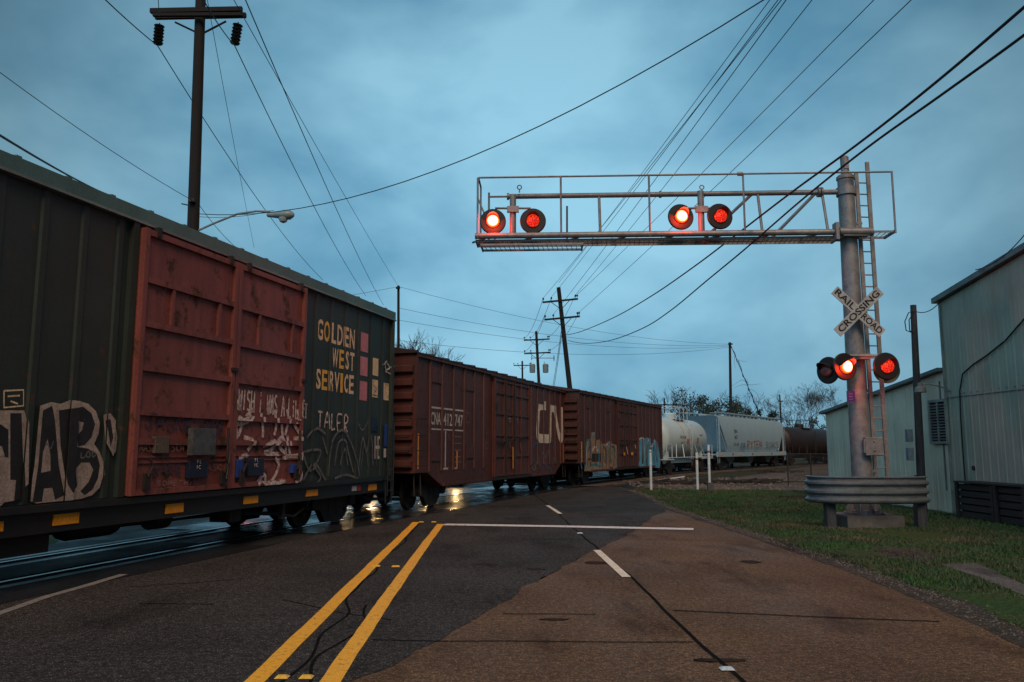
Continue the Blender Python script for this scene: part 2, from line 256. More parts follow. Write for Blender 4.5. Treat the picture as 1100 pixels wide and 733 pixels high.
# ------------------------------------------------------------------ mesh builder
EACH = {'door_hardware': 'door_fitting', 'arm_braces': 'arm_brace', 'lamp_brackets': 'lamp_bracket', 'dome_platform': 'platform_rail', 'hopper_bays': 'hopper_bay', 'brake_gear': 'brake_fitting'}
class MB:
    def __init__(s): s.v = []; s.f = []
    def add(s, vs, fs):
        o = len(s.v); s.v += [tuple(v) for v in vs]; s.f += [tuple(i + o for i in f) for f in fs]
    def box(s, x0, x1, y0, y1, z0, z1, mtx=None):
        vs = [Vector(p) for p in ((x0, y0, z0), (x1, y0, z0), (x1, y1, z0), (x0, y1, z0), (x0, y0, z1), (x1, y0, z1), (x1, y1, z1), (x0, y1, z1))]
        if mtx is not None: vs = [mtx @ v for v in vs]
        s.add(vs, [(0, 3, 2, 1), (4, 5, 6, 7), (0, 1, 5, 4), (1, 2, 6, 5), (2, 3, 7, 6), (3, 0, 4, 7)])
    def beam(s, p0, p1, w, h, up=(0, 0, 1)):
        p0 = Vector(p0); p1 = Vector(p1); d = (p1 - p0).normalized(); u = Vector(up)
        if abs(d.dot(u)) > .95: u = Vector((0, 1, 0))
        a = d.cross(u).normalized(); b = a.cross(d)
        vs = [p + a * i * w / 2 + b * j * h / 2 for p in (p0, p1) for i, j in ((-1, -1), (1, -1), (1, 1), (-1, 1))]
        s.add(vs, [(0, 1, 2, 3), (7, 6, 5, 4), (0, 4, 5, 1), (1, 5, 6, 2), (2, 6, 7, 3), (3, 7, 4, 0)])
    def tube(s, pts, r, n=8, cap=True):
        pts = [Vector(p) for p in pts]; k = len(pts); rs = r if isinstance(r, (list, tuple)) else [r] * k
        ds = [(pts[min(i + 1, k - 1)] - pts[max(i - 1, 0)]).normalized() for i in range(k)]
        u = Vector((0, 0, 1)) if abs(ds[0].z) < .9 else Vector((0, 1, 0)); a = ds[0].cross(u).normalized(); vs = []
        for i in range(k):
            a = (a - ds[i] * a.dot(ds[i])).normalized(); b = ds[i].cross(a)
            for j in range(n):
                t = 2 * math.pi * j / n; vs.append(pts[i] + (a * math.cos(t) + b * math.sin(t)) * rs[i])
        fs = [(i * n + j, i * n + (j + 1) % n, (i + 1) * n + (j + 1) % n, (i + 1) * n + j) for i in range(k - 1) for j in range(n)]
        if cap: fs += [tuple(range(n))[::-1], tuple((k - 1) * n + j for j in range(n))]
        s.add(vs, fs)
    def lathe(s, prof, o=(0, 0, 0), ax='z', n=24, mtx=None):
        """prof = [(radius, height)]"""
        vs = []
        for r, h in prof:
            for j in range(n):
                t = 2 * math.pi * j / n; c, q = r * math.cos(t), r * math.sin(t)
                p = {'z': (c, q, h), 'x': (h, c, q), 'y': (q, h, c)}[ax]; p = Vector(p) + Vector(o)
                vs.append(mtx @ p if mtx is not None else p)
        k = len(prof)
        fs = [(i * n + j, i * n + (j + 1) % n, (i + 1) * n + (j + 1) % n, (i + 1) * n + j) for i in range(k - 1) for j in range(n)]
        fs += [tuple(range(n))[::-1], tuple((k - 1) * n + j for j in range(n))]
        s.add(vs, fs)
    def prism(s, poly, f0, f1):
        """poly list of 2d, f0/f1: map 2d -> 3d for the two faces"""
        n = len(poly); s.add([f0(*p) for p in poly] + [f1(*p) for p in poly],
            [tuple(range(n))[::-1], tuple(range(n, 2 * n))] + [(i, (i + 1) % n, n + (i + 1) % n, n + i) for i in range(n)])
    def clusters(s, tol=.012):
        n = len(s.v); par = list(range(n))
        def fd(a):
            while par[a] != a: par[a] = par[par[a]]; a = par[a]
            return a
        for f in s.f:
            for b in f[1:]: par[fd(b)] = fd(f[0])
        comp = {}
        for i in range(n): comp.setdefault(fd(i), []).append(i)
        bx = []
        for c in comp.values():
            lo = [min(s.v[i][k] for i in c) - tol for k in range(3)]; hi = [max(s.v[i][k] for i in c) + tol for k in range(3)]; bx.append([lo, hi, c])
        ch = True
        while ch:
            ch = False
            for i in range(len(bx)):
                for j in range(i + 1, len(bx)):
                    if all(bx[i][0][k] <= bx[j][1][k] and bx[j][0][k] <= bx[i][1][k] for k in range(3)):
                        a, b = bx[i], bx.pop(j); a[0] = [min(p, q) for p, q in zip(a[0], b[0])]; a[1] = [max(p, q) for p, q in zip(a[1], b[1])]; a[2] = a[2] + b[2]; ch = True; break
                if ch: break
        out = []
        for _, _, c in bx:
            mp = {i: k for k, i in enumerate(c)}; q = MB(); q.v = [s.v[i] for i in c]; q.f = [tuple(mp[i] for i in f) for f in s.f if f[0] in mp]; out.append(q)
        return out
    def build(s, name, m, parent=None, smooth=False, bevel=0, mtx=None, loc=None):
        if name in EACH:
            o = None
            for q in s.clusters(): o = q.build(EACH[name], m, parent, smooth, bevel, mtx, loc)
            return o
        me = bpy.data.meshes.new(name); me.from_pydata(s.v, [], s.f)
        if mtx is not None: me.transform(mtx)
        bm = bmesh.new(); bm.from_mesh(me); bmesh.ops.recalc_face_normals(bm, faces=bm.faces[:]); bm.to_mesh(me); bm.free()
        me.materials.append(m)
        if smooth: me.polygons.foreach_set('use_smooth', [True] * len(me.polygons)); me.set_sharp_from_angle(angle=R(38))
        o = bpy.data.objects.new(name, me); col.objects.link(o)
        if parent: o.parent = parent
        if loc is not None: o.location = loc
        if bevel:
            b = o.modifiers.new('bevel', 'BEVEL'); b.width = bevel; b.segments = 2; b.limit_method = 'ANGLE'
        return o
def tag(o, label=None, cat=None, group=None, kind=None):
    if label: o['label'] = label
    if cat: o['category'] = cat
    if group: o['group'] = group
    if kind: o['kind'] = kind
    return o
def empty(name, loc, rz=0, label=None, cat=None, group=None):
    o = bpy.data.objects.new(name, None); col.objects.link(o); o.location = loc; o.rotation_euler = (0, 0, rz); o.empty_display_size = .3
    return tag(o, label, cat, group)
def copy_tree(o, parent=None):
    c = o.copy(); col.objects.link(c); c.parent = parent
    for ch in [x for x in bpy.data.objects if x.parent == o]: copy_tree(ch, c)
    return c
def sheet(name, pts, z, m, kind='structure', jag=0, step=.4, seed=0):
    """flat polygon; optionally with wandering edges"""
    P = [Vector((p[0], p[1], 0)) for p in pts]
    if jag:
        Q = []
        for i, p in enumerate(P):
            q = P[(i + 1) % len(P)]; L = (q - p).length; k = max(1, min(260, int(L / step))); nn = Vector((-(q - p).y, (q - p).x, 0)).normalized() if L else Vector()
            for j in range(k):
                t = p.lerp(q, j / k); w = mn.noise(t * 1.3 + Vector((seed, 0, 3))) + .5 * mn.noise(t * 5 + Vector((seed, 2, 3))) + .3 * mn.noise(t * 14 + Vector((seed, 2, 7)))
                Q.append(t + nn * w * jag)
        P = Q
    me = bpy.data.meshes.new(name); bm = bmesh.new()
    f = bm.faces.new([bm.verts.new((p.x, p.y, z)) for p in P]); bmesh.ops.triangulate(bm, faces=[f]); bmesh.ops.recalc_face_normals(bm, faces=bm.faces[:])
    if sum(ff.normal.z for ff in bm.faces) < 0: bmesh.ops.reverse_faces(bm, faces=bm.faces[:])
    bm.to_mesh(me); bm.free(); me.materials.append(m); o = bpy.data.objects.new(name, me); col.objects.link(o)
    if kind: o['kind'] = kind
    return o
def text_mesh(body, size, m, name, mtx, parent=None, xs=1.0, bold=0.0, ext=.0015, align='CENTER', target_w=None, link=True):
    c = bpy.data.curves.new('lettering_curve', 'FONT'); c.body = body; c.size = size; c.align_x = align; c.align_y = 'CENTER'; c.offset = bold; c.extrude = ext; c.resolution_u = 3
    t = bpy.data.objects.new('tmp', c); col.objects.link(t); bpy.context.view_layer.update()
    me = bpy.data.meshes.new_from_object(t.evaluated_get(bpy.context.evaluated_depsgraph_get())); bpy.data.objects.remove(t); bpy.data.curves.remove(c)
    if target_w:
        xsv = [v.co.x for v in me.vertices]; w = max(xsv) - min(xsv); xs = target_w / w; off = (max(xsv) + min(xsv)) / 2
        for v in me.vertices: v.co.x -= off
    me.transform(mtx @ Matrix.Diagonal((xs, 1, 1, 1))); me.name = name; me.materials.clear(); me.materials.append(m)
    o = bpy.data.objects.new(name, me)
    if link: col.objects.link(o)
    if parent: o.parent = parent
    return o

# ------------------------------------------------------------------ stroke lettering for graffiti
SF = {'A': [[(0, 0), (.5, 1), (1, 0)], [(.2, .4), (.8, .4)]], 'B': [[(0, 0), (0, 1), (.7, .95), (.75, .6), (.1, .52), (.9, .4), (.85, .05), (0, 0)]], 'E': [[(.9, 1), (0, .95), (.05, 0), (.95, 0)], [(0, .5), (.7, .52)]],
      'F': [[(.9, 1), (0, 1), (0, 0)], [(0, .5), (.7, .5)]], 'G': [[(.9, .8), (.5, 1), (.05, .6), (.3, 0), (.9, .1), (.9, .45), (.5, .45)]], 'H': [[(0, 0), (0, 1)], [(1, 0), (1, 1)], [(0, .5), (1, .55)]], 'I': [[(.4, 0), (.45, 1)]],
      'i': [[(.4, 0), (.42, .65)], [(.42, .85), (.45, 1)]], 'J': [[(0, .2), (.3, 0), (.7, .2), (.7, 1)], [(.2, 1), (1, 1)]], 'K': [[(0, 0), (0, 1)], [(.9, 1), (0, .45), (.95, 0)]], 'L': [[(0, 1), (0, 0), (.8, .02)]], 'M': [[(0, 0), (.1, 1), (.5, .3), (.9, 1), (1, 0)]],
      'N': [[(0, 0), (0, 1), (.9, 0), (.95, 1)]], 'O': [[(.5, 1), (.05, .6), (.2, .05), (.75, 0), (1, .5), (.55, 1)]], 'R': [[(0, 0), (0, 1), (.8, .9), (.75, .55), (0, .45), (.95, 0)]], 'S': [[(.9, .9), (.4, 1), (.05, .7), (.8, .4), (.8, .08), (.05, .05)]],
      'T': [[(0, 1), (1, .96)], [(.5, 1), (.45, 0)]], 'W': [[(0, 1), (.25, 0), (.5, .7), (.75, 0), (1, 1)]], 'x': [[(.1, .2), (.9, .7)], [(.1, .7), (.8, .2)]], "'": [[(.3, 1), (.25, .7)]], 'Y': [[(0, 1), (.5, .5), (1, 1)], [(.5, .5), (.4, 0)]], '3': [[(0, .9), (.7, 1), (.3, .55), (.9, .3), (.1, 0)]],
      'P': [[(0, 0), (0, 1), (.8, .9), (.75, .5), (0, .45)]], 'U': [[(0, 1), (.1, .1), (.8, .05), (.9, 1)]], '8': [[(.5, .5), (.1, .8), (.5, 1), (.9, .8), (.1, .2), (.5, 0), (.9, .25), (.5, .5)]]}
def strokes(txt, p0, p1, h, rnd=.05):
    """letters between two (s,z) points on the baseline"""
    r = random.Random(len(txt) * 7 + int(h * 100)); n = len(txt); outp = []
    dx = (p1[0] - p0[0]) / n; dz = (p1[1] - p0[1]) / n
    for i, ch in enumerate(txt):
        if ch not in SF: continue
        for pl in SF[ch]:
            outp.append([(p0[0] + (i + x * .72) * dx + r.uniform(-rnd, rnd) * abs(dx), p0[1] + (i + x * .72) * dz + (z + r.uniform(-rnd, rnd)) * h) for x, z in pl])
    return outp
def smooth_line(pl, k=4):
    if len(pl) < 3: return pl
    P = [pl[0]] + list(pl) + [pl[-1]]; o = []
    for i in range(1, len(P) - 2):
        for j in range(k):
            t = j / k; a, b, c, d = P[i - 1], P[i], P[i + 1], P[i + 2]
            o.append(tuple(.5 * (2 * b[q] + (c[q] - a[q]) * t + (2 * a[q] - 5 * b[q] + 4 * c[q] - d[q]) * t * t + (3 * b[q] - a[q] - 3 * c[q] + d[q]) * t ** 3) for q in (0, 1)))
    return o + [pl[-1]]
def ribbon(pl, w):
    """2d polyline -> list of quads (as polygons)"""
    P = [Vector((p[0], p[1])) for p in pl]; L = []; Rr = []
    for i, p in enumerate(P):
        d = (P[min(i + 1, len(P) - 1)] - P[max(i - 1, 0)])
        if d.length < 1e-6: d = Vector((1, 0))
        d.normalize(); nn = Vector((-d.y, d.x)) * w / 2; L.append(p + nn); Rr.append(p - nn)
    return [[L[i], L[i + 1], Rr[i + 1], Rr[i]] for i in range(len(P) - 1)]
class Side:
    """a car's near side: (s,z) coordinates, relief rectangles, decals draped over them"""
    def __init__(s, root, x0, half, relief): s.root, s.x0, s.half, s.rel = root, x0, half, relief; s.k = 0
    def depth(s, a, z):
        d = 0
        for (a0, a1, z0, z1, dd) in s.rel:
            if a0 <= a <= a1 and z0 <= z <= z1: d = max(d, dd)
        return d
    def put(s, name, layers, m, lift=.004, thick=.0):
        """layers: list of lists of 2d polygons; every layer gets its own small lift"""
        vs, fs = [], []
        for polys in layers:
            s.k += 1; lf = lift + s.k * .00025
            bm = bmesh.new(); cache = {}
            def gv(p):
                key = (round(p[0], 5), round(p[1], 5))
                if key not in cache: cache[key] = bm.verts.new((p[0], p[1], 0))
                return cache[key]
            for p in polys:
                vv = []
                for q in p:
                    g = gv(q)
                    if g not in vv: vv.append(g)
                if len(vv) > 2:
                    try: bm.faces.new(vv)
                    except ValueError: pass
            bmesh.ops.triangulate(bm, faces=bm.faces[:])
            if not bm.verts: bm.free(); continue
            a0 = min(v.co.x for v in bm.verts); a1 = max(v.co.x for v in bm.verts); z0 = min(v.co.y for v in bm.verts); z1 = max(v.co.y for v in bm.verts)
            cutsx = sorted({c for r in s.rel for c in r[:2] if a0 < c < a1 and r[3] > z0 and r[2] < z1}); cutsz = sorted({c for r in s.rel for c in r[2:4] if z0 < c < z1 and r[1] > a0 and r[0] < a1})
            for c in cutsx: bmesh.ops.bisect_plane(bm, geom=bm.verts[:] + bm.edges[:] + bm.faces[:], plane_co=(c, 0, 0), plane_no=(1, 0, 0))
            for c in cutsz: bmesh.ops.bisect_plane(bm, geom=bm.verts[:] + bm.edges[:] + bm.faces[:], plane_co=(0, c, 0), plane_no=(0, 1, 0))
            for f in bm.faces:
                c = f.calc_center_median(); d = s.depth(c.x, c.y) + lf; o = len(vs)
                for v in f.verts: vs.append((v.co.x - s.x0, -s.half - d, v.co.y))
                fs.append(tuple(range(o, o + len(f.verts))))
            bm.free()
        me = bpy.data.meshes.new(name); me.from_pydata(vs, [], fs); me.materials.append(m)
        o = bpy.data.objects.new(name, me); col.objects.link(o); o.parent = s.root
        return o
    def text(s, name, body, s0, s1, z0, z1, m, bold=.0):
        """text filling the rectangle"""
        t = text_mesh(body, 1, m, 'tmp', Matrix.Identity(4), ext=0, bold=bold, link=False)
        me = t.data; xs = [v.co.x for v in me.vertices]; ys = [v.co.y for v in me.vertices]
        fx = (s1 - s0) / (max(xs) - min(xs)); fy = (z1 - z0) / (max(ys) - min(ys))
        polys = [[(s0 + (me.vertices[i].co.x - min(xs)) * fx, z0 + (me.vertices[i].co.y - min(ys)) * fy) for i in p.vertices] for p in me.polygons]
        bpy.data.objects.remove(t)
        return s.put(name, [polys], m)
    def lines(s, name, pls, w, m, smooth=True): return s.put(name, [ribbon(smooth_line(p) if smooth else p, w) for p in pls], m)
    def rect(s, name, s0, s1, z0, z1, m): return s.put(name, [[[(s0, z0), (s1, z0), (s1, z1), (s0, z1)]]], m)
def plane_hit(P0, phi):
    d = (math.sin(phi), math.cos(phi)); n = (math.cos(phi), -math.sin(phi))
    def hit(px, py):
        r = ray(px, py); k = (P0[0] * n[0] + P0[1] * n[1]) / (r[0] * n[0] + r[1] * n[1])
        x, y, z = r[0] * k, r[1] * k, CH + r[2] * k
        return ((x - P0[0]) * d[0] + (y - P0[1]) * d[1], z)
    return hit

# ================================================================== TRACK LAYOUT
# near-side plane of each car: (origin x, y, heading, s_start, s_end)
HALF = 1.55
def dirv(phi): return Vector((math.sin(phi), math.cos(phi), 0))
def leftv(phi): return Vector((-math.cos(phi), math.sin(phi), 0))
PH1, PH2, PH3, PH4, PH5, PH6, PH7 = R(14.61), R(18.60), R(24.24), R(28.6), R(33.2), R(38), R(43)
O1 = Vector((-3.04, 20.70, 0)); S1 = (-14.25, 0.0)
O2 = Vector((-2.63, 21.42, 0)); S2 = (0.25, 16.1)
O3 = Vector((2.95, 36.10, 0)); S3 = (0.1, 15.2)
e3 = O3 + dirv(PH3) * S3[1]
O4 = e3 + dirv(R(26.5)) * 1.1; S4 = (0, 10.9)
e4 = O4 + dirv(PH4) * S4[1]; O5 = e4 + dirv(R(31)) * 1.0; S5 = (0, 19.0)
e5 = O5 + dirv(PH5) * S5[1]; O6 = e5 + dirv(R(35.5)) * 1.2; S6 = (0, 15.5)
e6 = O6 + dirv(PH6) * S6[1]; O7 = e6 + dirv(R(40.5)) * 1.2; S7 = (0, 15.5)
cars = [(O1, PH1, S1), (O2, PH2, S2), (O3, PH3, S3), (O4, PH4, S4), (O5, PH5, S5), (O6, PH6, S6), (O7, PH7, S7)]
def cpt(c, s): return c[0] + dirv(c[1]) * s + leftv(c[1]) * HALF
tk = []
for c in cars:
    L = c[2][1] - c[2][0]; tk += [cpt(c, c[2][0] + 2.3), cpt(c, c[2][1] - 2.3)]
p = tk[0]; ph = R(12.5); pre = []
for i in range(14):
    p = p - dirv(ph) * 3; ph -= R(0.75); pre.append(p.copy())
tk = pre[::-1] + tk
p = tk[-1]; ph = R(46)
for i in range(40): p = p + dirv(ph) * 5; ph += R(1.1); tk.append(p.copy())
def catmull(P, k):
    Q = [P[0]] + P + [P[-1]]; o = []
    for i in range(1, len(Q) - 2):
        for j in range(k):
            t = j / k; a, b, c, d = Q[i - 1:i + 3]
            o.append(.5 * (2 * b + (c - a) * t + (2 * a - 5 * b + 4 * c - d) * t * t + (3 * b - a - 3 * c + d) * t ** 3))
    return o + [P[-1]]
TK = catmull(tk, 5)
def offs(off):
    o = []
    for i, p in enumerate(TK):
        d = (TK[min(i + 1, len(TK) - 1)] - TK[max(i - 1, 0)]).normalized(); o.append(p + Vector((-d.y, d.x, 0)) * off)
    return o   # + = far side
def strip(name, a, b, z0, z1, m, y0=-99, y1=999, kind='structure', top=None):
    A, B = offs(a), offs(b); mb = MB(); idx = [i for i in range(len(TK)) if y0 <= TK[i].y <= y1]
    for i in idx[:-1]:
        if (A[i] - A[i + 1]).length < 1e-5: continue
        q = [A[i], A[i + 1], B[i + 1], B[i]]
        if z0 is None: mb.add([Vector((v.x, v.y, z1)) for v in q], [(0, 1, 2, 3)])
        else:
            mb.add([Vector((v.x, v.y, z)) for z in (z0, z1) for v in q], [(4, 5, 6, 7), (0, 1, 5, 4), (2, 3, 7, 6)])
    o = mb.build(name, m); o['kind'] = kind
    # make sure top faces point up
    return o

# ================================================================== GROUND
sheet('ground', [(-1500, -300), (1500, -300), (1500, 2500), (-1500, 2500)], -0.012, M['soil'])
sheet('road_far', [(-60, -30), (-2, -30), (-2, 20), (7.4, 40), (7.0, 140), (-14, 140), (-14, 60), (-60, 42)], -0.008, M['farroad'])
sheet('verge', [(-60, -30), (-11, -30), (-10.6, 5), (-9.6, 10), (-8.35, 15), (-9.0, 17), (-12, 18.0), (-60, 19)], -0.003, M['turf'], jag=.25, seed=4)
# near side: worn concrete slab, asphalt overlay on top
edge = [gd(1250, 733), gd(1100, 690), gd(1000, 645), gd(900, 607), gd(820, 580), gd(760, 560), gd(712, 545), gd(690, 532)]
sheet('road_concrete', [(-1.5, -30), (5.2, -30), (4.9, 3)] + [(p.x, p.y) for p in edge] + [(4.8, 36.5), (1.5, 32), (-1.2, 26)], 0.0, M['roadconc'], jag=.07, step=.25, seed=9)
ov = [gd(330, 760), gd(400, 725), gd(470, 688), (gd(520, 657)), gd(560, 634), gd(610, 606), gd(640, 591), gd(668, 578), gd(692, 563), gd(700, 556)]
def near_edge(a, y0, y1): return [q for q in offs(a) if y0 < q.y < y1]
ne = near_edge(-1.9, -28, 37)
sheet('road', [(-1.4, -30), (-1.4, 3)] + [(p.x, p.y) for p in ov] + [(4.15, 22.5), (4.6, 26), (4.75, 31), (4.7, 36.5)] + [(q.x, q.y) for q in ne[::-1]] + [(ne[0].x - 1, -30)], 0.004, M['asphalt'], jag=.10, step=.09, seed=2)
# grass, shoulder and yard
sheet('grass_ground', [(40, -30), (5.6, -30), (5.4, 3)] + [(p.x + .30, p.y) for p in edge[1:]] + [(6.2, 34.5), (12, 33.6), (40, 32)], 0.006, M['turf'], jag=.12, step=.3, seed=1)
sheet('gravel_shoulder', [(5.0, -30)] + [(p.x - .12, p.y) for p in edge[1:]] + [(5.2, 35)] + [(6.6, 35), (5.6, 32)] + [(p.x + .42, p.y) for p in edge[:0:-1]] + [(6.0, -30)], 0.0035, M['shoulder'], jag=.07, step=.3, seed=5)
sheet('gravel_yard', [(5.1, 34), (12, 33.2), (40, 31.5), (90, 60), (120, 190), (60, 150), (30, 82), (20, 62), (11, 44), (6, 37.5)], 0.002, M['gravel'], jag=.15, seed=6)
pa = [gd(1010, 607), gd(1050, 606), gd(1102, 630), gd(1180, 665), gd(1180, 690), gd(1100, 641), gd(1050, 621)]
sheet('path', [(p.x, p.y) for p in pa], 0.012, M['slab'], jag=.03)
ga = [gd(935, 588), gd(985, 590), gd(1010, 598), gd(1000, 606), gd(955, 600)]
sheet('gravel_patch', [(p.x, p.y) for p in ga], 0.011, M['shoulder'], jag=.1, step=.15)
# crossing panels and rails
strip('crossing_panels', -1.95, 1.95, None, 0.009, M['panel'], -30, 17)
strip('crossing_panels', -1.95, 1.95, None, 0.009, M['wetpanel'], 16.2, 37.5)
strip('ballast', -2.3, 2.3, -.1, 0.03, M['gravel'], 37.5, 400)
for a in (-1.12, .36, 1.0): strip('wet_pavement', a, a + .15, None, 0.0112, M['wet'], -30, 37.5)
for a in (-.73, .64): strip('flangeway', a, a + .16, None, 0.013, M['crack'], -30, 37.5)
for a in (-.80, .73): strip('rail', a, a + .07, .0, 0.022 + .0, M['railtop'], -30, 37.5)
for a in (-.80, .73): strip('rail', a, a + .07, .03, 0.022 + .10, M['railtop'], 37.5, 400)
mb = MB(); A = offs(0); acc = 0
for i in range(len(TK) - 1):
    if TK[i].y < 37.5 or TK[i].y > 130: continue
    seg = TK[i + 1] - TK[i]
    if seg.length < 1e-5: continue
    d = seg.normalized(); n = Vector((-d.y, d.x, 0)); k = max(1, int(seg.length / .55))
    for j in range(k):
        c = TK[i] + seg * (j / k); c.z = .02; mb.beam(c - n * 1.25, c + n * 1.25, .22, .08)
mb.build('railway_ties', M['ties'])['kind'] = 'structure'

# road markings
def band(name, pts, w, z, m, wob=0.0, step=.5, seed=0):
    P = [Vector((p[0], p[1])) for p in pts]; Q = []
    for a, b in zip(P, P[1:]):
        k = max(1, int((b - a).length / step)); Q += [a.lerp(b, j / k) for j in range(k)]
    Q.append(P[-1]); L, Rr = [], []
    for i, p in enumerate(Q):
        d = (Q[min(i + 1, len(Q) - 1)] - Q[max(i - 1, 0)]).normalized(); n = Vector((-d.y, d.x)); ww = w / 2
        o = wob * mn.noise(Vector((p.x * .8, p.y * .8, seed))) * 2
        L.append(p + n * (ww * (1 + .1 * mn.noise(Vector((p.x * 6, p.y * 6, seed)))) + o)); Rr.append(p - n * (ww * (1 + .1 * mn.noise(Vector((p.x * 6, p.y * 6, seed + 4)))) - o))
    mb = MB()
    for i in range(len(Q) - 1): mb.add([(q.x, q.y, z) for q in (L[i], L[i + 1], Rr[i + 1], Rr[i])], [(0, 3, 2, 1)])
    o = mb.build(name, m); o['kind'] = 'structure'
    return o
def P2(px, py): p = gd(px, py, .008); return (p.x, p.y)
yl = [P2(272, 733), P2(447, 561)]; yr = [P2(354, 733), P2(473, 563)]
def ext(a, b, t): return (a[0] + (a[0] - b[0]) * t, a[1] + (a[1] - b[1]) * t)
band('center_line', [ext(*yl, 1.5), P2(272, 733), P2(338, 668), P2(395, 612), P2(447, 561)], .155, .0085, M['yellowline'], .006, .2, 1)
band('center_line', [ext(*yr, 1.5), P2(354, 733), P2(402, 662), P2(440, 608), P2(473, 563)], .155, .0085, M['yellowline'], .006, .2, 5)
band('stop_line', [P2(477, 563.5), P2(600, 565.5), P2(745, 568.5)], .40, .0095, M['whiteline'], .01, .2, 2)
band('lane_dash', [P2(641, 591), P2(673, 620)], .12, .0095, M['creamline'], .0, .2, 2)
band('lane_dash', [P2(588, 543), P2(602, 552)], .11, .0095, M['creamline'], .0, .2, 2)
band('lane_line', [ext(P2(0, 659), P2(60, 637), 2), P2(0, 659), P2(50, 641), P2(97, 628), P2(133, 617)], .115, .0095, M['dimline'], .01, .2, 3)
sm = [P2(800, 733), P2(757, 694), P2(700, 641), P2(652, 598), P2(612, 564), P2(597, 549), P2(560, 521)]
band('road_seam', [ext(sm[0], sm[1], 3)] + sm, .035, .0078, M['crack'], .03, .12, 7)
for a in ([(723, 655), (800, 659), (905, 663), (1010, 668)], [(690, 579.5), (760, 581), (830, 583)], [(400, 687), (560, 688.5), (745, 690)], [(560, 579), (640, 580)], [(300, 645), (345, 653), (420, 688 - 22)], [(150, 648), (230, 649)], [(140, 630), (210, 626), (260, 622)], [(540, 659), (640, 661)]):
    band('road_seam', [P2(*q) for q in a], .022 if a[0][0] != 723 else .03, .0074, M['crack'], .04, .12, a[0][0])
# rough crack between the yellow lines
for a in ([(300, 733), (345, 690), (372, 650), (405, 612), (425, 590), (452, 563)], [(335, 733), (350, 705), (385, 668), (392, 650)]):
    band('road_crack', [P2(*q) for q in a], .028, .0070, M['crack'], .07, .06, a[0][0])
# oil and tar blots
def blot(px, py, w, l, seed):
    c = gd(px, py); n = 40
    sheet('tar_patch', [(c.x + math.cos(2 * math.pi * i / n) * w * (1 + .8 * mn.noise(Vector((i * .6, seed, 0)))), c.y + math.sin(2 * math.pi * i / n) * l * (1 + .5 * mn.noise(Vector((i * .9, seed, 5))))) for i in range(n)], .0066, M['tar'])
for q in ((640, 605, .16, .16), (575, 612, .12, .1), (520, 607, .18, .1), (775, 710, .2, .06), (595, 666, .12, .05), (806, 604, .14, .16)): blot(*q, q[0])

# ================================================================== RAIL CARS
def make_bogie_proto(mwheel, mframe):
    """returns builder producing a bogie under a parent at local x"""
    wm = MB()
    for sgn in (-1, 1):
        wm.lathe([(.08, -.07), (.13, -.07), (.14, -.045), (.36, -.03), (.40, -.055), (.455, -.06), (.46, .0), (.485, .03), (.485, .055), (.40, .06), (.37, .03), (.14, .045), (.12, .07)], o=(0, sgn * .77, 0), ax='y', n=32)
    wm.lathe([(.08, -.7), (.075, 0), (.08, .7)], ax='y', n=12)
    wme = wm
    sf = MB()
    poly = [(-1.12, .52), (-1.12, .34), (-.78, .34), (-.55, .30), (-.30, .02), (.30, .02), (.55, .30), (.78, .34), (1.12, .34), (1.12, .52), (.95, .62), (.5, .66), (.35, .72), (-.35, .72), (-.5, .66), (-.95, .62)]
    sf.prism(poly, lambda x, z: (x, -.07, z), lambda x, z: (x, .07, z))
    for x in (-.17, 0, .17):
        for k in range(9): sf.lathe([(.07, .0), (.085, .015), (.07, .03)], o=(x, 0, .13 + k * .045), n=12) if abs(x) > .1 else None
    for x in (-.85, .85): sf.lathe([(.11, -.13), (.13, -.11), (.13, .09)], o=(x, 0, .44), ax='y', n=14)
    br = MB(); br.box(-.16, .16, -1.0, 1.0, .30, .62); br.box(-1.0, 1.0, -.1, .1, .5, .56)
    br.box(-1.0, -.9, -.95, .95, .2, .28); br.box(.9, 1.0, -.95, .95, .2, .28)
    data = {}
    def make(parent, x, rz=0.0):
        b = bpy.data.objects.new('bogie', None); col.objects.link(b); b.parent = parent; b.location = (x, 0, 0); b.rotation_euler = (0, 0, rz)
        if not data:
            o = wme.build('wheelset', mwheel, None, True); data['w'] = o.data; bpy.data.objects.remove(o)
            o = sf.build('side_frame', mframe, None, False); data['s'] = o.data; bpy.data.objects.remove(o)
            o = br.build('bolster', mframe, None); data['b'] = o.data; bpy.data.objects.remove(o)
        for k, nm, locs in (('w', 'wheelset', ((-.85, 0, .482), (.85, 0, .482))), ('s', 'side_frame', ((0, -1.03, .06), (0, 1.03, .06))), ('b', 'bolster', ((0, 0, .06),))):
            for lc in locs:
                q = bpy.data.objects.new(nm, data[k]); col.objects.link(q); q.parent = b; q.location = lc
        return b
    return make
bogie = make_bogie_proto(M['wheel'], M['black'])
def car_root(name, c, label, cat, group):
    o, ph, (s0, s1) = c; sc_ = (s0 + s1) / 2
    return empty(name, o + dirv(ph) * sc_ + leftv(ph) * HALF, math.pi / 2 - ph, label, cat, group), sc_
def couplers(root, Lh):
    for sg in (-1, 1):
        mb = MB(); mb.box(min(sg * (Lh - .3), sg * (Lh + .42)), max(sg * (Lh - .3), sg * (Lh + .42)), -.09, .09, .78, .95)
        mb.box(min(sg * (Lh + .3), sg * (Lh + .56)), max(sg * (Lh + .3), sg * (Lh + .56)), -.16, .16, .72, 1.0)
        mb.tube([(sg * (Lh + .0), -.35, .75), (sg * (Lh + .2), -.36, .5), (sg * (Lh + .45), -.3, .42), (sg * (Lh + .6), -.25, .5)], .03, 6)
        mb.build('coupler', M['black'], root, bevel=.02)
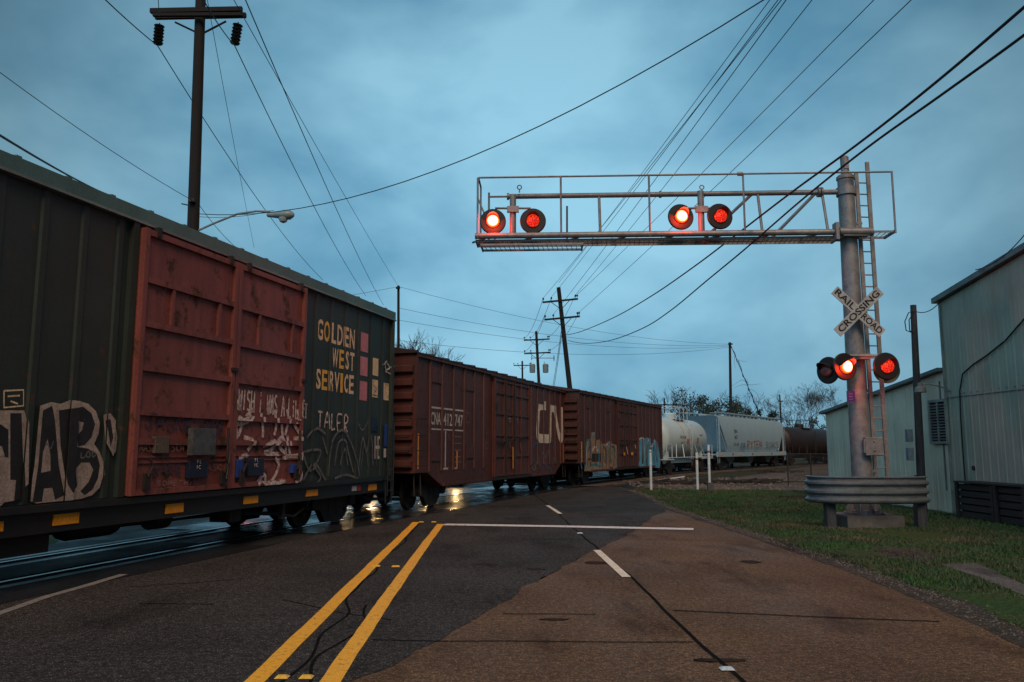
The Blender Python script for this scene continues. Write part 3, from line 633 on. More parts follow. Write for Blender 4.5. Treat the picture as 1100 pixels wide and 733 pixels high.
def ladder(root, name, x, y, z0, z1, w, m, ax='x', n=6, r=.014):
    mb = MB(); a = (1, 0, 0) if ax == 'x' else (0, 1, 0); a = Vector(a); b = Vector((x, y, 0))
    for sg in (-1, 1): mb.tube([b + a * sg * w / 2 + Vector((0, 0, z0)), b + a * sg * w / 2 + Vector((0, 0, z1))], r * 1.3, 6)
    for i in range(n): z = z0 + (i + .5) * (z1 - z0) / n; mb.tube([b - a * w / 2 + Vector((0, 0, z)), b + a * w / 2 + Vector((0, 0, z))], r, 6)
    return mb.build(name, m, root, True)
def end_wall(mb, x, sg, half, z0, z1, n, dep=.07):
    """horizontally corrugated steel end"""
    h = (z1 - z0) / n; prof = [(0, z0)]
    for i in range(n): prof += [(0, z0 + h * (i + .18)), (dep, z0 + h * (i + .3)), (dep, z0 + h * (i + .7)), (0, z0 + h * (i + .82))]
    prof.append((0, z1)); P = [(x + sg * d, z) for d, z in prof] + [(x - sg * .12, z1), (x - sg * .12, z0)]
    mb.prism(P, lambda a, z: (a, -half, z), lambda a, z: (a, half, z))

# ---------------- boxcar with the red doors
root, sc1 = car_root('boxcar', cars[0], 'dark green boxcar with two big red doors and yellow lettering, nearest car of the train', 'boxcar', 'freight cars of the passing train')
h1 = plane_hit(O1, PH1); Lh = (S1[1] - S1[0]) / 2; X = lambda s: s - sc1
DZ0, DZ1, EV = 1.04, 4.90, 5.0
D1, D2, D3 = -9.47, -7.09, -4.72
mb = MB(); mb.box(-Lh, Lh, -1.5, 1.5, 1.02, EV)
ribs = [-4.02 + .69 * k for k in range(6)] + [-9.80 - .66 * k for k in range(7)]
RW, RD = .15, .022; rel = []
for s in ribs:
    for sg in (-1, 1):
        P = [(-RW / 2, 0), (-RW / 2 + .03, RD), (RW / 2 - .03, RD), (RW / 2, 0)]
        mb.prism(P, lambda a, d: (X(s) + a, sg * (1.5 + d), 1.03), lambda a, d: (X(s) + a, sg * (1.5 + d), EV - .05))
    rel.append((s - RW / 2, s + RW / 2, 1.0, 5.0, RD))
for s in (S1[0] + .06, S1[1] - .06, D1 - .09, D3 + .09):
    for sg in (-1, 1): mb.box(X(s) - .06, X(s) + .06, min(sg * 1.498, sg * 1.575), max(sg * 1.498, sg * 1.575), 1.03, EV - .03)
body = mb.build('body', M['green'], root)
for sg in (-1, 1): mb = MB(); end_wall(mb, sg * (Lh + .002), sg, 1.49, 1.05, 4.95, 10); mb.build('end_wall', M['green'], root)
# roof with side fascia
mb = MB(); P = [(-1.57, 4.99), (-1.57, 5.19), (-1.50, 5.22), (0, 5.32), (1.50, 5.22), (1.57, 5.19), (1.57, 4.99)]
mb.prism(P, lambda y, z: (-Lh - .05, y, z), lambda y, z: (Lh + .05, y, z))
for k in range(18):
    x = -Lh + .3 + k * .8; mb.prism([(-1.48, 5.225), (0, 5.325), (1.48, 5.225), (1.48, 5.25), (0, 5.35), (-1.48, 5.25)], lambda y, z: (x - .04, y, z), lambda y, z: (x + .04, y, z))
roof = mb.build('roof', M['greenroof'], root)
mb = MB()
for sg in (-1, 1): mb.box(-Lh - .04, Lh + .04, min(sg * 1.5, sg * 1.60), max(sg * 1.5, sg * 1.60), 4.955, 4.988)
mb.build('eave_strip', mat('eave_edge', (0.22, 0.26, 0.27), (0.06, 0.08, 0.08), scale=1.5, rough=.4, stretch=(.5, 4, 4)), root)
# sill
mb = MB()
for sg in (-1, 1):
    mb.box(-Lh, Lh, min(sg * 1.44, sg * 1.62), max(sg * 1.44, sg * 1.62), .93, 1.018)
    mb.box(-Lh + 1.9, Lh - .35, min(sg * 1.46, sg * 1.53), max(sg * 1.46, sg * 1.53), .66, .93)
    mb.box(-Lh, -Lh + 1.9, min(sg * 1.46, sg * 1.53), max(sg * 1.46, sg * 1.53), .74, .93)
mb.box(-Lh + .2, Lh - .2, -.4, .4, .62, 1.0)
for k in range(7): mb.box(-Lh + 1 + k * 2, -Lh + 1.15 + k * 2, -1.46, 1.46, .78, .98)
mb.build('side_sill', M['sill'], root)
# plug doors
def plug_door(a, b, left):
    dm = MB(); dm.box(X(a), X(b), -1.60, -1.50, DZ0, DZ1)
    return dm.build('door', M['red'], root, bevel=.01)
for (a, b, px) in ((D1, D2 - .015, 150), (D2 + .015, D3, 262)):
    door = plug_door(a, b, px < 200)
    fr = MB(); y0, y1 = -1.655, -1.598
    zz = [h1(px, q)[1] for q in ((294, 342, 383.5, 427.6, 457.4, 487) if px == 150 else (325, 366, 405, 437, 463, 487))]
    zz = [4.15, 3.50, 2.86, 2.22, 1.80]   # horizontal stiffeners (heights measured on the photograph)
    for s0, s1 in ((a, a + .09), (b - .09, b)): fr.box(X(s0), X(s1), y0 - .01, y1, DZ0, DZ1)
    for z in [DZ1 - .05] + zz: fr.box(X(a) + .1, X(b) - .1, y0, y1, z - .045, z + .045)
    fr.box(X(a) + .1, X(b) - .1, y0, y1, DZ0 + .0, DZ0 + .08)
    for z in (1.58, 1.50): fr.box(X(a) + .1, X(b) - .1, y0 + .03, y1, z - .012, z + .012)
    for t in (.30, .80): s = a + (b - a) * t; fr.box(X(s) - .03, X(s) + .03, y0 + .008, y1, zz[1] + .05, zz[0] - .05)
    fr.build('door_frame', M['red'], door)
    hw = MB()
    for t in (.12, .90):   # crank fulcrums at the bottom, roller brackets at the top
        s = a + (b - a) * t; hw.box(X(s) - .06, X(s) + .06, -1.70, -1.655, 1.12, 1.34); hw.tube([(X(s), -1.70, 1.30), (X(s) + .08, -1.71, 1.45), (X(s) + .03, -1.70, 1.55)], .018, 6)
        hw.box(X(s) - .04, X(s) + .04, -1.68, -1.60, DZ1 - .08, DZ1 + .06)
    hw.tube([(X(b) - .16, -1.69, 1.1), (X(b) - .16, -1.69, 2.05)], .02, 6); hw.tube([(X(b) - .10, -1.70, 1.6), (X(b) - .2, -1.72, 1.2)], .018, 6)
    hw.box(X(b) - .12, X(b) + .05, -1.70, -1.66, 3.0, 3.06)
    hw.build('door_hardware', M['black'], door)
# relief used by the decals
for (a, b) in ((D1, D2), (D2, D3)):
    rel.append((a, b, DZ0, DZ1, .10)); rel.append((a, a + .09, DZ0, DZ1, .165)); rel.append((b - .09, b, DZ0, DZ1, .165))
    for z in (4.85, 4.15, 3.50, 2.86, 2.22, 1.80): rel.append((a + .1, b - .1, z - .045, z + .045, .156))
    rel.append((a + .1, b - .1, DZ0, DZ0 + .08, .156)); rel.append((a + .1, b - .1, 1.488, 1.512, .126)); rel.append((a + .1, b - .1, 1.568, 1.592, .126))
rel.append((S1[1] - .12, S1[1], 1, 5, .076)); rel.append((D3 + .03, D3 + .15, 1, 5, .076)); rel.append((D1 - .15, D1 - .03, 1, 5, .076))
SD = Side(root, sc1, 1.5, rel)
def hp(pts, hit=h1): return [hit(*q) for q in pts]
def word(txt, s0, s1, z0, z1, gold):
    w_ = {'I': .5, 'W': 1.25}; tot = sum(w_.get(c, 1) for c in txt); u = (s1 - s0) / tot; p_ = s0
    for i, c in enumerate(txt):
        w = w_.get(c, 1) * u; SD.text('letter', c, p_, p_ + w * .84, z0, z1, M['gold'] if i in gold else M['cream'], .022); p_ += w
word('GOLDEN', -3.98, -2.14, 3.97, 4.42, (1,)); word('WEST', -3.27, -2.14, 3.46, 3.88, (1,)); word('SERVICE', -4.0, -2.14, 2.93, 3.36, (1, 4))
for z in (3.97, 3.40, 2.82): SD.rect('pink_square', -1.90, -1.46, z, z + .45, M['pink'])
for (a, z) in ((-1.17, 3.46), (-1.17, 2.93), (-.50, 2.90)): SD.rect('cream_square', a, a + .33, z, z + .43, M['cream'])
SD.lines('graffiti', strokes('WISH i WAS A LiL', (-6.88, 2.36), (-4.82, 2.28), .36) + strokes("BIT", (-4.78, 2.32), (-4.25, 2.28), .30) + strokes('TALER', (-3.86, 2.14), (-2.35, 2.08), .34), .042, M['chalk'])
SD.lines('graffiti', [hp(q) for q in ([(250, 447), (256, 452), (264, 444), (268, 440)], [(250, 449), (251, 470), (258, 452)], [(277, 444), (279, 462), (278, 470)], [(292, 440), (293, 458), (291, 468)], [(305, 440), (306, 452), (303, 468)], [(316, 440), (317, 452)],
   [(279, 479), (292, 474), (288, 483), (280, 487), (296, 488)], [(292, 478), (300, 470), (304, 487), (296, 480)], [(305, 468), (308, 488)], [(312, 471), (321, 473), (320, 487), (312, 490)],
   [(256, 499), (254, 492), (262, 489)], [(292, 492), (296, 500), (290, 514), (282, 521), (274, 514)], [(271, 521), (280, 510), (284, 521), (300, 516)], [(300, 492), (310, 490), (320, 494), (318, 512), (311, 518)], [(249, 440), (249, 430), (255, 437)], [(249, 456), (262, 453), (266, 446)], [(299, 456), (300, 470)], [(258, 470), (268, 474), (262, 484)], [(312, 455), (318, 466)], [(262, 505), (268, 496), (276, 504)])], .078, M['chalk'])
SD.lines('tag_marks', strokes('JAGNE', (-9.2, 2.0), (-8.05, 1.95), .20) + strokes('xABOF', (-7.95, 1.97), (-7.25, 1.93), .19) + strokes('BARE', (-9.0, 1.32), (-8.3, 1.32), .12), .03, M['graf_blue'])
SD.lines('tag_marks', strokes('WOYTK', (-8.35 + .22, .70), (-7.1, .70), .18), .028, M['chalk']).location = (0, -.0, 0)
SD.lines('chalk_marks', strokes('MASE', (-9.3, 1.66), (-8.95, 1.66), .1) + strokes('SKM', (-8.6, 1.66), (-8.3, 1.66), .1) + strokes('SOMETHIN', (-8.9, 1.16), (-7.9, 1.14), .07) + strokes('ASK', (-7.7, 1.35), (-7.3, 1.35), .1), .014, M['chalkdim'])
# panels, placards
def plate(name, q, m, th=.02):
    s0, z1 = h1(q[0], q[1]); s1, z0 = h1(q[2], q[3]); d = SD.depth((s0 + s1) / 2, (z0 + z1) / 2)
    p = MB(); p.box(X(s0), X(s1), -1.5 - d - .06 - th, -1.5 - d + .004, z0, z1); return p.build(name, m, root, bevel=.006)
plate('placard_holder', (196, 460, 220, 489), M['greyplate'], .03); plate('card_board', (160, 469, 174, 487), mat('faded_card', (.12, .10, .08), rough=.9), .01)
for q in ((196, 496, 215, 513), (260, 493, 276, 511)): plate('navy_placard', q, M['navy'])
for q in ((248, 494, 254, 513), (308, 499, 313, 508)): plate('blue_placard', q, M['blue'])
for q in ((196, 496, 215, 513), (260, 493, 276, 511)):
    s0, z1 = h1(q[0], q[1]); s1, z0 = h1(q[2], q[3]); d = SD.depth((s0 + s1) / 2, (z0 + z1) / 2) + .083
    o = text_mesh('P L\nI C', .09, M['stencil'], 'placard_marks', Matrix.Translation(((X(s0) + X(s1)) / 2, -1.5 - d, (z0 + z1) / 2 + .08)) @ Matrix.Rotation(R(90), 4, 'X'), root)
# yellow conspicuity plates on the sill
for q in ((57, 552, 86, 563), (178, 541, 198, 551), (262, 533, 278, 541), (329, 526, 342, 533), (396, 520, 405, 531), (-20, 561, 5, 572)):
    s0, z1 = h1(q[0], q[1]); s1, z0 = h1(q[2], q[3]); z0 = max(z0, .70); p = MB(); p.box(X(s0) + .02, X(s1) - .02, -1.548, -1.525, z0 + .015, z1 - .015); p.build('reflector', M['orange'], root)
p = MB(); p.box(X(-1.95), X(-1.75), -1.545, -1.525, .74, .86); p.build('red_reflector', M['redplate'], root)
p = MB(); p.box(X(-2.2), X(-1.97), -1.545, -1.525, .75, .86); p.build('white_reflector', M['white'], root)
# big graffiti at the left end
SD.put('graffiti', [[hp(q)] for q in (
  [(-30, 450), (0, 441), (27, 441), (31, 455), (30, 520), (0, 545), (-30, 548)],
  [(44, 436), (56, 432), (66, 434), (76, 430), (86, 431), (96, 434), (104, 442), (108, 454), (107, 466), (102, 477), (108, 486), (112, 496), (112, 510), (108, 524), (100, 532), (88, 536), (72, 538), (40, 541), (32, 538), (38, 500)],
  [(112, 446), (118, 444), (124, 452), (127, 470), (125, 486), (121, 490), (114, 476)])], M['graf_white'])
SD.put('graffiti_fill', [[hp(q)] for q in (
  [(12, 444), (24, 444), (26, 500), (27, 536), (14, 538), (12, 520)],
  [(-30, 470), (2, 456), (10, 462), (10, 492), (-2, 488), (-6, 520), (-30, 545)],
  [(47, 441), (57, 436), (60, 452), (64, 500), (70, 532), (60, 537), (57, 524), (48, 525), (46, 539), (36, 540), (42, 500)],
  [(64, 441), (90, 437), (99, 444), (103, 456), (99, 470), (92, 478), (84, 480), (82, 470), (89, 462), (91, 454), (84, 452), (84, 470), (82, 480), (95, 482), (105, 488), (108, 500), (106, 514), (100, 526), (92, 532), (87, 528), (96, 518), (101, 505), (97, 497), (88, 497), (82, 504), (84, 522), (78, 530), (72, 520), (66, 480)],
  [(114, 452), (118, 450), (121, 470), (118, 480)])], M['graf_black'])
SD.put('graffiti', [[hp([(47, 486), (52, 472), (55, 490), (55, 506), (45, 508)])], [hp([(2, 515), (18, 516), (16, 538), (0, 541)])], [hp([(-8, 476), (3, 480), (6, 490), (-6, 490)])]], M['graf_white'])
SD.lines('graffiti', [hp(q) for q in ([(88, 486), (88, 492), (92, 491)], [(95, 485), (93, 490), (97, 491), (97, 486), (95, 485)], [(100, 485), (100, 491), (104, 488), (100, 485)], [(50, 475), (55, 482), (58, 474)])], .02, M['greychalk'])
SD.lines('stencil_box', [hp([(5, 420), (26, 419), (26, 436), (5, 438), (5, 420)]), hp([(9, 426), (22, 425)]), hp([(12, 431), (20, 434)])], .02, M['cream'], smooth=False)
SD.lines('graffiti', [hp(q) for q in ([(-10, 572), (12, 570), (26, 556)], [(30, 560), (34, 571), (46, 568), (50, 556)], [(88, 566), (104, 552)], [(96, 566), (90, 556), (98, 553)])], .035, M['graf_white']).location = (0, .03, 0)
# grey scrawls on the right-hand green panels
SD.lines('graffiti', [hp(q) for q in ([(323, 486), (345, 484), (334, 506), (326, 488)], [(336, 500), (345, 512), (340, 520)], [(352, 512), (356, 478), (368, 462), (380, 482), (386, 512)], [(360, 500), (364, 476), (371, 474), (376, 492), (380, 508)], [(366, 500), (370, 482), (374, 500)], [(386, 500), (390, 470), (394, 486), (398, 468), (401, 500)],
   [(330, 470), (340, 460), (350, 466)], [(326, 516), (338, 498), (350, 516)], [(347, 470), (352, 488)], [(360, 514), (372, 510), (384, 514)])], .05, M['greychalk'])
SD.lines('graffiti', [hp(q) for q in ([(384, 455), (390, 462), (396, 452)], [(388, 504), (392, 476), (396, 502)], [(405, 478), (405, 500)])], .03, M['greychalk'])
SD.lines('tag_marks', [hp(q) for q in ([(413, 388), (414, 401)], [(416, 390), (419, 396), (414, 398), (420, 402)], [(414, 398), (421, 394)], [(411, 392), (416, 388)])], .03, M['chalk'])
SD.lines('tag_marks', [hp(q) for q in ([(401, 414), (405, 418), (402, 422)], [(400, 424), (407, 426)], [(413, 412), (417, 415)])], .02, M['graf_blue'])
plate('navy_placard', (401, 448, 407, 464), M['navy'], -.04)
SD.text('stencil_marks', 'IHE', -1.05, -.75, 1.45, 2.0, M['stencil'], .0)
SD.rect('blue_patch', -.52, -.30, 1.75, 2.3, M['blue'])
SD.rect('white_patch', -.50, -.34, 1.48, 1.70, M['stencil'])
# ladders at the right end
ladder(root, 'side_ladder', Lh - .32, -1.66, .55, 2.3, .36, M['sill'], n=7)
ladder(root, 'end_ladder', Lh + .16, -1.30, .5, 2.5, .42, M['sill'], ax='y', n=7)
mb = MB(); mb.tube([(Lh - .5, -1.60, .9), (Lh - .5, -1.62, .38), (Lh - .14, -1.62, .38), (Lh - .14, -1.60, .9)], .018, 6); mb.build('stirrup', M['sill'], root)
bogie(root, Lh - 2.25, -R(1.3)); bogie(root, -Lh + 2.25, R(1.3)); couplers(root, Lh)
# underframe gear (air reservoir, brake rods)
mb = MB(); mb.lathe([(.0, -.55), (.16, -.5), (.19, -.4), (.19, .4), (.16, .5), (.0, .55)], o=(-2.2, -.85, .62), ax='x', n=16); mb.lathe([(.0, -.2), (.17, -.18), (.17, .18), (0, .2)], o=(-.8, -.9, .6), ax='x', n=16)
mb.tube([(-5, -.5, .55), (0, -.6, .5), (4.5, -.5, .55)], .025, 6); mb.tube([(-3.2, -.9, .6), (1.0, -.95, .52)], .02, 6); mb.box(.6, .95, -1.3, -.9, .42, .66); mb.box(-4.3, -3.4, -1.35, -.9, .40, .68); mb.tube([(-6.2, -1.2, .66), (-5.6, -1.25, .44), (-4.4, -1.25, .42)], .03, 6); mb.box(2.2, 2.3, -1.4, -1.3, .35, .68); mb.tube([(2.25, -1.35, .42), (2.7, -1.35, .36), (3.1, -1.35, .5)], .03, 6); mb.build('brake_gear', M['black'], root, True)

# ---------------- oxide boxcars
def boxcar(c, EV, mbody, mroof, label, doors, ribsx, gap0, belly, patches):
    root, sc_ = car_root('boxcar', c, label, 'boxcar', 'freight cars of the passing train'); o, ph, (s0, s1) = c; Lh = (s1 - s0) / 2; X = lambda s: s - sc_
    HB = 1.48; mb = MB()
    zb, ze = belly
    poly = [(-Lh, EV), (-Lh, ze), (-Lh + gap0, ze), (-Lh + gap0 + 1.1, zb), (Lh - gap0 - 1.1, zb), (Lh - gap0, ze), (Lh, ze), (Lh, EV)]
    mb.prism(poly, lambda x, z: (x, -HB, z), lambda x, z: (x, HB, z)); rel = []
    for s in ribsx:
        for sg in (-1, 1):
            P = [(-.055, 0), (-.04, .04), (.04, .04), (.055, 0)]
            mb.prism(P, lambda a, d: (X(s) + a, sg * (HB + d), ze + .02), lambda a, d: (X(s) + a, sg * (HB + d), EV - .12))
        rel.append((s - .055, s + .055, 1, 5, .04))
    for s in (s0 + .05, s1 - .05):
        for sg in (-1, 1): mb.box(X(s) - .05, X(s) + .05, min(sg * (HB - .002), sg * (HB + .07)), max(sg * (HB - .002), sg * (HB + .07)), ze + .01, EV - .01)
    for sg in (-1, 1): mb.box(-Lh, Lh, min(sg * (HB + .003), sg * (HB + .075)), max(sg * (HB + .003), sg * (HB + .075)), EV - .115, EV - .015)
    for sg in (-1, 1): mb.box(-Lh + gap0 + 1.1, Lh - gap0 - 1.1, min(sg * HB, sg * (HB + .05)), max(sg * HB, sg * (HB + .05)), zb + .02, zb + .1)
    mb.build('body', mbody, root)
    for sg in (-1, 1): mb = MB(); end_wall(mb, sg * (Lh + .002), sg, HB - .01, ze + .05, EV - .28, 8, .11); mb.build('end_wall', mbody, root)
    mb = MB(); mb.prism([(-HB - .09, EV), (0, EV + .24), (HB + .09, EV), (HB + .09, EV - .03), (-HB - .09, EV - .03)], lambda y, z: (-Lh - .08, y, z), lambda y, z: (Lh + .08, y, z))
    k = int(2 * Lh / 1.0)
    for i in range(k + 1):
        x = -Lh + i * 2 * Lh / k; mb.prism([(-HB - .10, EV - .02), (-HB - .10, EV + .035), (0, EV + .285), (HB + .10, EV + .035), (HB + .1, EV - .02), (0, EV + .2)], lambda y, z: (x - .05, y, z), lambda y, z: (x + .05, y, z))
    mb.build('roof', mroof, root)
    # door
    d0, d1 = doors; dm = MB(); dm.box(X(d0), X(d1), -HB - .085, -HB + .002, zb + .14, EV - .2); door = dm.build('door', mbody, root)
    fr = MB(); n = 4
    for i in range(n + 1): s = d0 + (d1 - d0) * i / n; fr.box(X(s) - .045, X(s) + .045, -HB - .13, -HB - .083, zb + .14, EV - .2)
    for z in [zb + .18 + (EV - .45 - zb) * t for t in (0, .2, .42, .65, .87, 1)]: fr.box(X(d0) + .05, X(d1) - .05, -HB - .125, -HB - .083, z - .03, z + .03)
    fr.build('door_frame', mbody, door)
    hw = MB(); hw.box(X(d0) - .3, X(d1) + .2, -HB - .12, -HB - .09, EV - .17, EV - .125); hw.box(X(d0) - .3, X(d1) + .3, -HB - .14, -HB - .05, zb + .04, zb + .125)
    for t in (.27, .52): s = d0 + (d1 - d0) * t; hw.tube([(X(s), -HB - .16, zb + .15), (X(s), -HB - .16, EV - .2)], .022, 6)
    hw.box(X(d0) + .2, X(d0) + .9, -HB - .17, -HB - .14, 1.9, 1.97); hw.box(X(d0) - .02, X(d0) + .14, -HB - .16, -HB - .1, 3.05, 3.25)
    hw.tube([(X(d0) + .3, -HB - .17, 1.9), (X(d1) - .4, -HB - .17, 2.15)], .02, 6)
    hw.build('door_hardware', M['black'], door)
    rel.append((d0, d1, zb + .14, EV - .2, .135))
    for z in (1.25, 1.65, 2.05, 2.5):
        for sg in (-1, 1):
            mb = MB(); x = sg * (Lh - .1); mb.tube([(x, -HB - .02, z), (x, -HB - .13, z), (x - sg * .5, -HB - .13, z), (x - sg * .5, -HB - .02, z)], .014, 6)
            mb.build('grab_iron', M['black'], root); mb = MB()
            mb.tube([(sg * Lh, -HB + .05, z), (sg * (Lh + .17), -HB + .05, z), (sg * (Lh + .17), -HB + .5, z), (sg * Lh, -HB + .5, z)], .014, 6); mb.build('grab_iron', M['black'], root)
    mb = MB(); mb.box(-Lh + .2, Lh - .2, -.35, .35, zb + .05, ze)
    for sg in (-1, 1): x = sg * (Lh - .35); mb.tube([(x - .2, -HB + .05, ze), (x - .2, -HB + .02, .45), (x + .2, -HB + .02, .45), (x + .2, -HB + .05, ze)], .018, 6)
    mb.build('underframe', M['black'], root)
    bogie(root, Lh - 2.0, -R(1.5)); bogie(root, -Lh + 2.0, R(1.5)); couplers(root, Lh)
    SDx = Side(root, sc_, HB, rel)
    for (a, b, z0, z1) in patches:
        p = MB(); p.box(X(a), X(b), -HB - .03, -HB + .002, z0, z1); p.build('patch_plate', mbody, root)
    return root, SDx, X, Lh
r2 = [1.27 + .85 * k for k in range(6)] + [10.75 + .86 * k for k in range(6)]
h2 = plane_hit(O2, PH2)
root, SD, X, Lh = boxcar(cars[1], 4.28, M['brown'], M['brownroof'], 'oxide brown boxcar with big white looped letters beside its door, second in the train', (6.35, 10.15), r2, .9, (.62, 1.05),
    [(1.38, 2.0, 3.55, 3.95), (3.95, 4.6, 3.5, 3.95), (11.7, 12.4, 3.5, 3.95), (13.5, 14.2, 3.55, 3.95), (1.4, 2.0, 1.35, 1.75), (4.05, 4.6, 1.4, 1.85)])
for tx_, a_, b_ in (('CNA', 1.36, 2.04), ('412', 2.23, 2.88), ('747', 3.08, 3.72)): SD.text('car_number', tx_, a_, b_, 2.36, 2.72, M['stencil'], .015)
for (a, b) in ((1.35, 2.05), (2.2, 2.9), (3.05, 3.75)):
    SD.rect('stencil_bar', a, b, 2.82, 2.87, M['stencil']); SD.rect('stencil_bar', a, b, 2.22, 2.26, M['stencil'])
SD.rect('stencil_bar', 2.35, 2.43, 1.15, 2.2, M['stencil']); SD.rect('stencil_bar', 2.15, 2.6, 1.10, 1.15, M['stencil'])
SD.lines('stencil_marks', [[(3.0, z), (3.6, z)] for z in (2.05, 1.85, 1.65, 1.45, 1.3)] + [[(2.6, 2.1), (2.7, 1.95)]], .035, M['chalkdim'], smooth=False)
SD.rect('stencil_bar', 3.0, 3.25, 1.10, 1.14, M['stencil'])
SD.lines('stencil_box', [[(4.0, 2.5), (4.3, 2.5), (4.3, 2.8), (4.0, 2.8), (4.0, 2.5)], [(5.75, 2.2), (5.85, 2.2)], [(5.7, 1.9), (5.95, 1.9), (5.95, 1.7), (5.7, 1.7), (5.7, 1.9)]], .03, M['chalkdim'], smooth=False)
SD.rect('reflector', .50, .58, 1.15, 2.1, M['orange']); SD.rect('reflector', 3.22, 3.31, 1.10, 1.62, M['orange'])
SD.rect('reflector', 8.08, 8.2, 1.0, 1.75, M['orange']); SD.rect('reflector', 15.45, 15.55, 1.1, 1.9, M['orange'])
SD.lines('stencil_marks', [[(7.6, 2.75), (7.95, 2.75)], [(7.7, 2.65), (7.9, 2.65)], [(8.55, 2.72), (8.7, 2.85), (8.72, 2.6), (8.55, 2.72)], [(7.75, 1.95), (7.85, 1.7)], [(9.0, 1.9), (9.1, 1.6)]], .05, M['chalkdim'], smooth=False)
Z6 = lambda x, y: (520 + x / 4.885, 390 + y / 4.885)
cn = hp([Z6(*q) for q in [(332, 226), (305, 225), (294, 240), (291, 300), (288, 370), (296, 394), (318, 397), (345, 398), (353, 385), (354, 320), (357, 245), (366, 236), (376, 245), (386, 300), (398, 370), (408, 396), (416, 392), (415, 320), (414, 232)]], h2)
SD.lines('logo', [cn], .36, M['graf_cream'] if 'graf_cream' in M else mat('logo_white', (.80, .70, .58), (.55, .45, .37), scale=5, rough=.7), smooth=True)
SD.lines('graffiti', [hp([Z6(*q) for q in l], h2) for l in ([(255, 520), (258, 450), (275, 425), (295, 425), (300, 470)], [(350, 440), (360, 405), (375, 440), (365, 445)], [(310, 560), (325, 520), (330, 560)], [(340, 570), (350, 545), (360, 575)])], .09, mat('spray_steel_blue', (.06, .12, .22), rough=.8))
SD.lines('graffiti', [hp([Z6(*q) for q in l], h2) for l in ([(265, 500), (275, 545), (290, 500), (300, 550)], [(305, 500), (312, 470), (330, 500), (345, 460), (350, 520)], [(430, 330), (435, 380), (440, 300)], [(445, 320), (455, 345), (446, 370), (458, 400)], [(255, 560), (262, 545), (268, 565), (280, 545)], [(365, 530), (375, 500), (385, 540)])], .07, M['greychalk'])
o = text_mesh('412747', .2, M['stencil'], 'end_number', Matrix.Translation((-Lh - .014, 0.25, 4.13)) @ Matrix.Rotation(R(-90), 4, 'Z') @ Matrix.Rotation(R(90), 4, 'X'), root)
r3 = [.95 + .78 * k for k in range(6)] + [10.0 + .8 * k for k in range(6)]
h3 = plane_hit(O3, PH3)
root, SD, X, Lh = boxcar(cars[2], 4.28, M['brown2'], M['brownroof'], 'brown boxcar with tan and light blue graffiti along its foot, third in the train', (5.9, 9.4), r3, .6, (.62, 1.05), [(1.2, 2.0, 3.55, 3.95), (4.2, 4.9, 3.5, 3.95)])
SD.put('graffiti', [[hp([Z6(*q) for q in l], h3)] for l in ([(533, 568), (540, 430), (552, 402), (565, 400), (570, 365), (588, 362), (590, 410), (612, 400), (622, 430), (655, 415), (665, 410), (680, 425), (702, 430), (706, 550), (640, 565)],)], M['tan'])
SD.put('graffiti', [[hp([Z6(*q) for q in l], h3)] for l in ([(818, 545), (822, 410), (818, 398), (850, 395), (862, 392), (880, 398), (878, 548)], [(883, 550), (885, 425), (900, 400), (915, 420), (925, 470), (930, 500), (928, 550)])], M['cyan'])
SD.put('graffiti', [[hp([Z6(*q) for q in l], h3)] for l in ([(572, 475), (618, 475), (618, 518), (572, 520)], [(838, 430), (842, 430), (842, 530), (834, 530)], [(858, 425), (864, 425), (864, 540), (857, 540)])], M['graf_black'])
SD.lines('graffiti', [hp([Z6(*q) for q in l], h3) for l in ([(535, 560), (542, 430), (556, 405), (570, 440)], [(630, 450), (640, 520), (655, 430), (668, 520), (690, 440), (700, 540)], [(560, 540), (590, 535), (620, 545)])], .12, M['teal'])
SD.lines('graffiti', [hp([Z6(*q) for q in l], h3) for l in ([(545, 440), (550, 560)], [(575, 460), (590, 440), (605, 465)], [(640, 440), (650, 425), (662, 440)], [(820, 400), (845, 402), (850, 520)], [(866, 400), (884, 440), (900, 405)], [(740, 440), (748, 480)], [(785, 430), (790, 450)])], .08, M['stencil'])
SD.lines('graffiti', [hp([Z6(*q) for q in l], h3) for l in ([(515, 520), (520, 556)], [(560, 410), (566, 470)], [(900, 430), (912, 520)], [(655, 410), (660, 440)])], .12, mat('spray_blue', (.05, .22, .45), rough=.7))
SD.lines('graffiti', [hp([Z6(*q) for q in l], h3) for l in ([(548, 560), (552, 470), (566, 440), (568, 500), (552, 505)], [(628, 560), (632, 440), (646, 470), (648, 560)], [(664, 440), (664, 540), (684, 540), (690, 450), (676, 440)], [(845, 400), (852, 470), (848, 545)], [(868, 410), (874, 540)], [(892, 440), (900, 500), (895, 545)], [(912, 430), (918, 545)])], .07, M['graf_black'])
SD.lines('graffiti', [hp([Z6(*q) for q in l], h3) for l in ([(538, 565), (545, 450), (553, 408)], [(604, 420), (610, 500), (600, 560)], [(700, 440), (694, 500), (704, 550)], [(572, 385), (580, 372), (588, 388)])], .08, M['cyan'])
SD.rect('reflector', .45, .6, 1.1, 2.0, M['orange']); SD.rect('reflector', 6.6, 7.0, 1.35, 1.5, M['orange']); SD.rect('reflector', 8.0, 8.4, 1.35, 1.5, M['orange'])

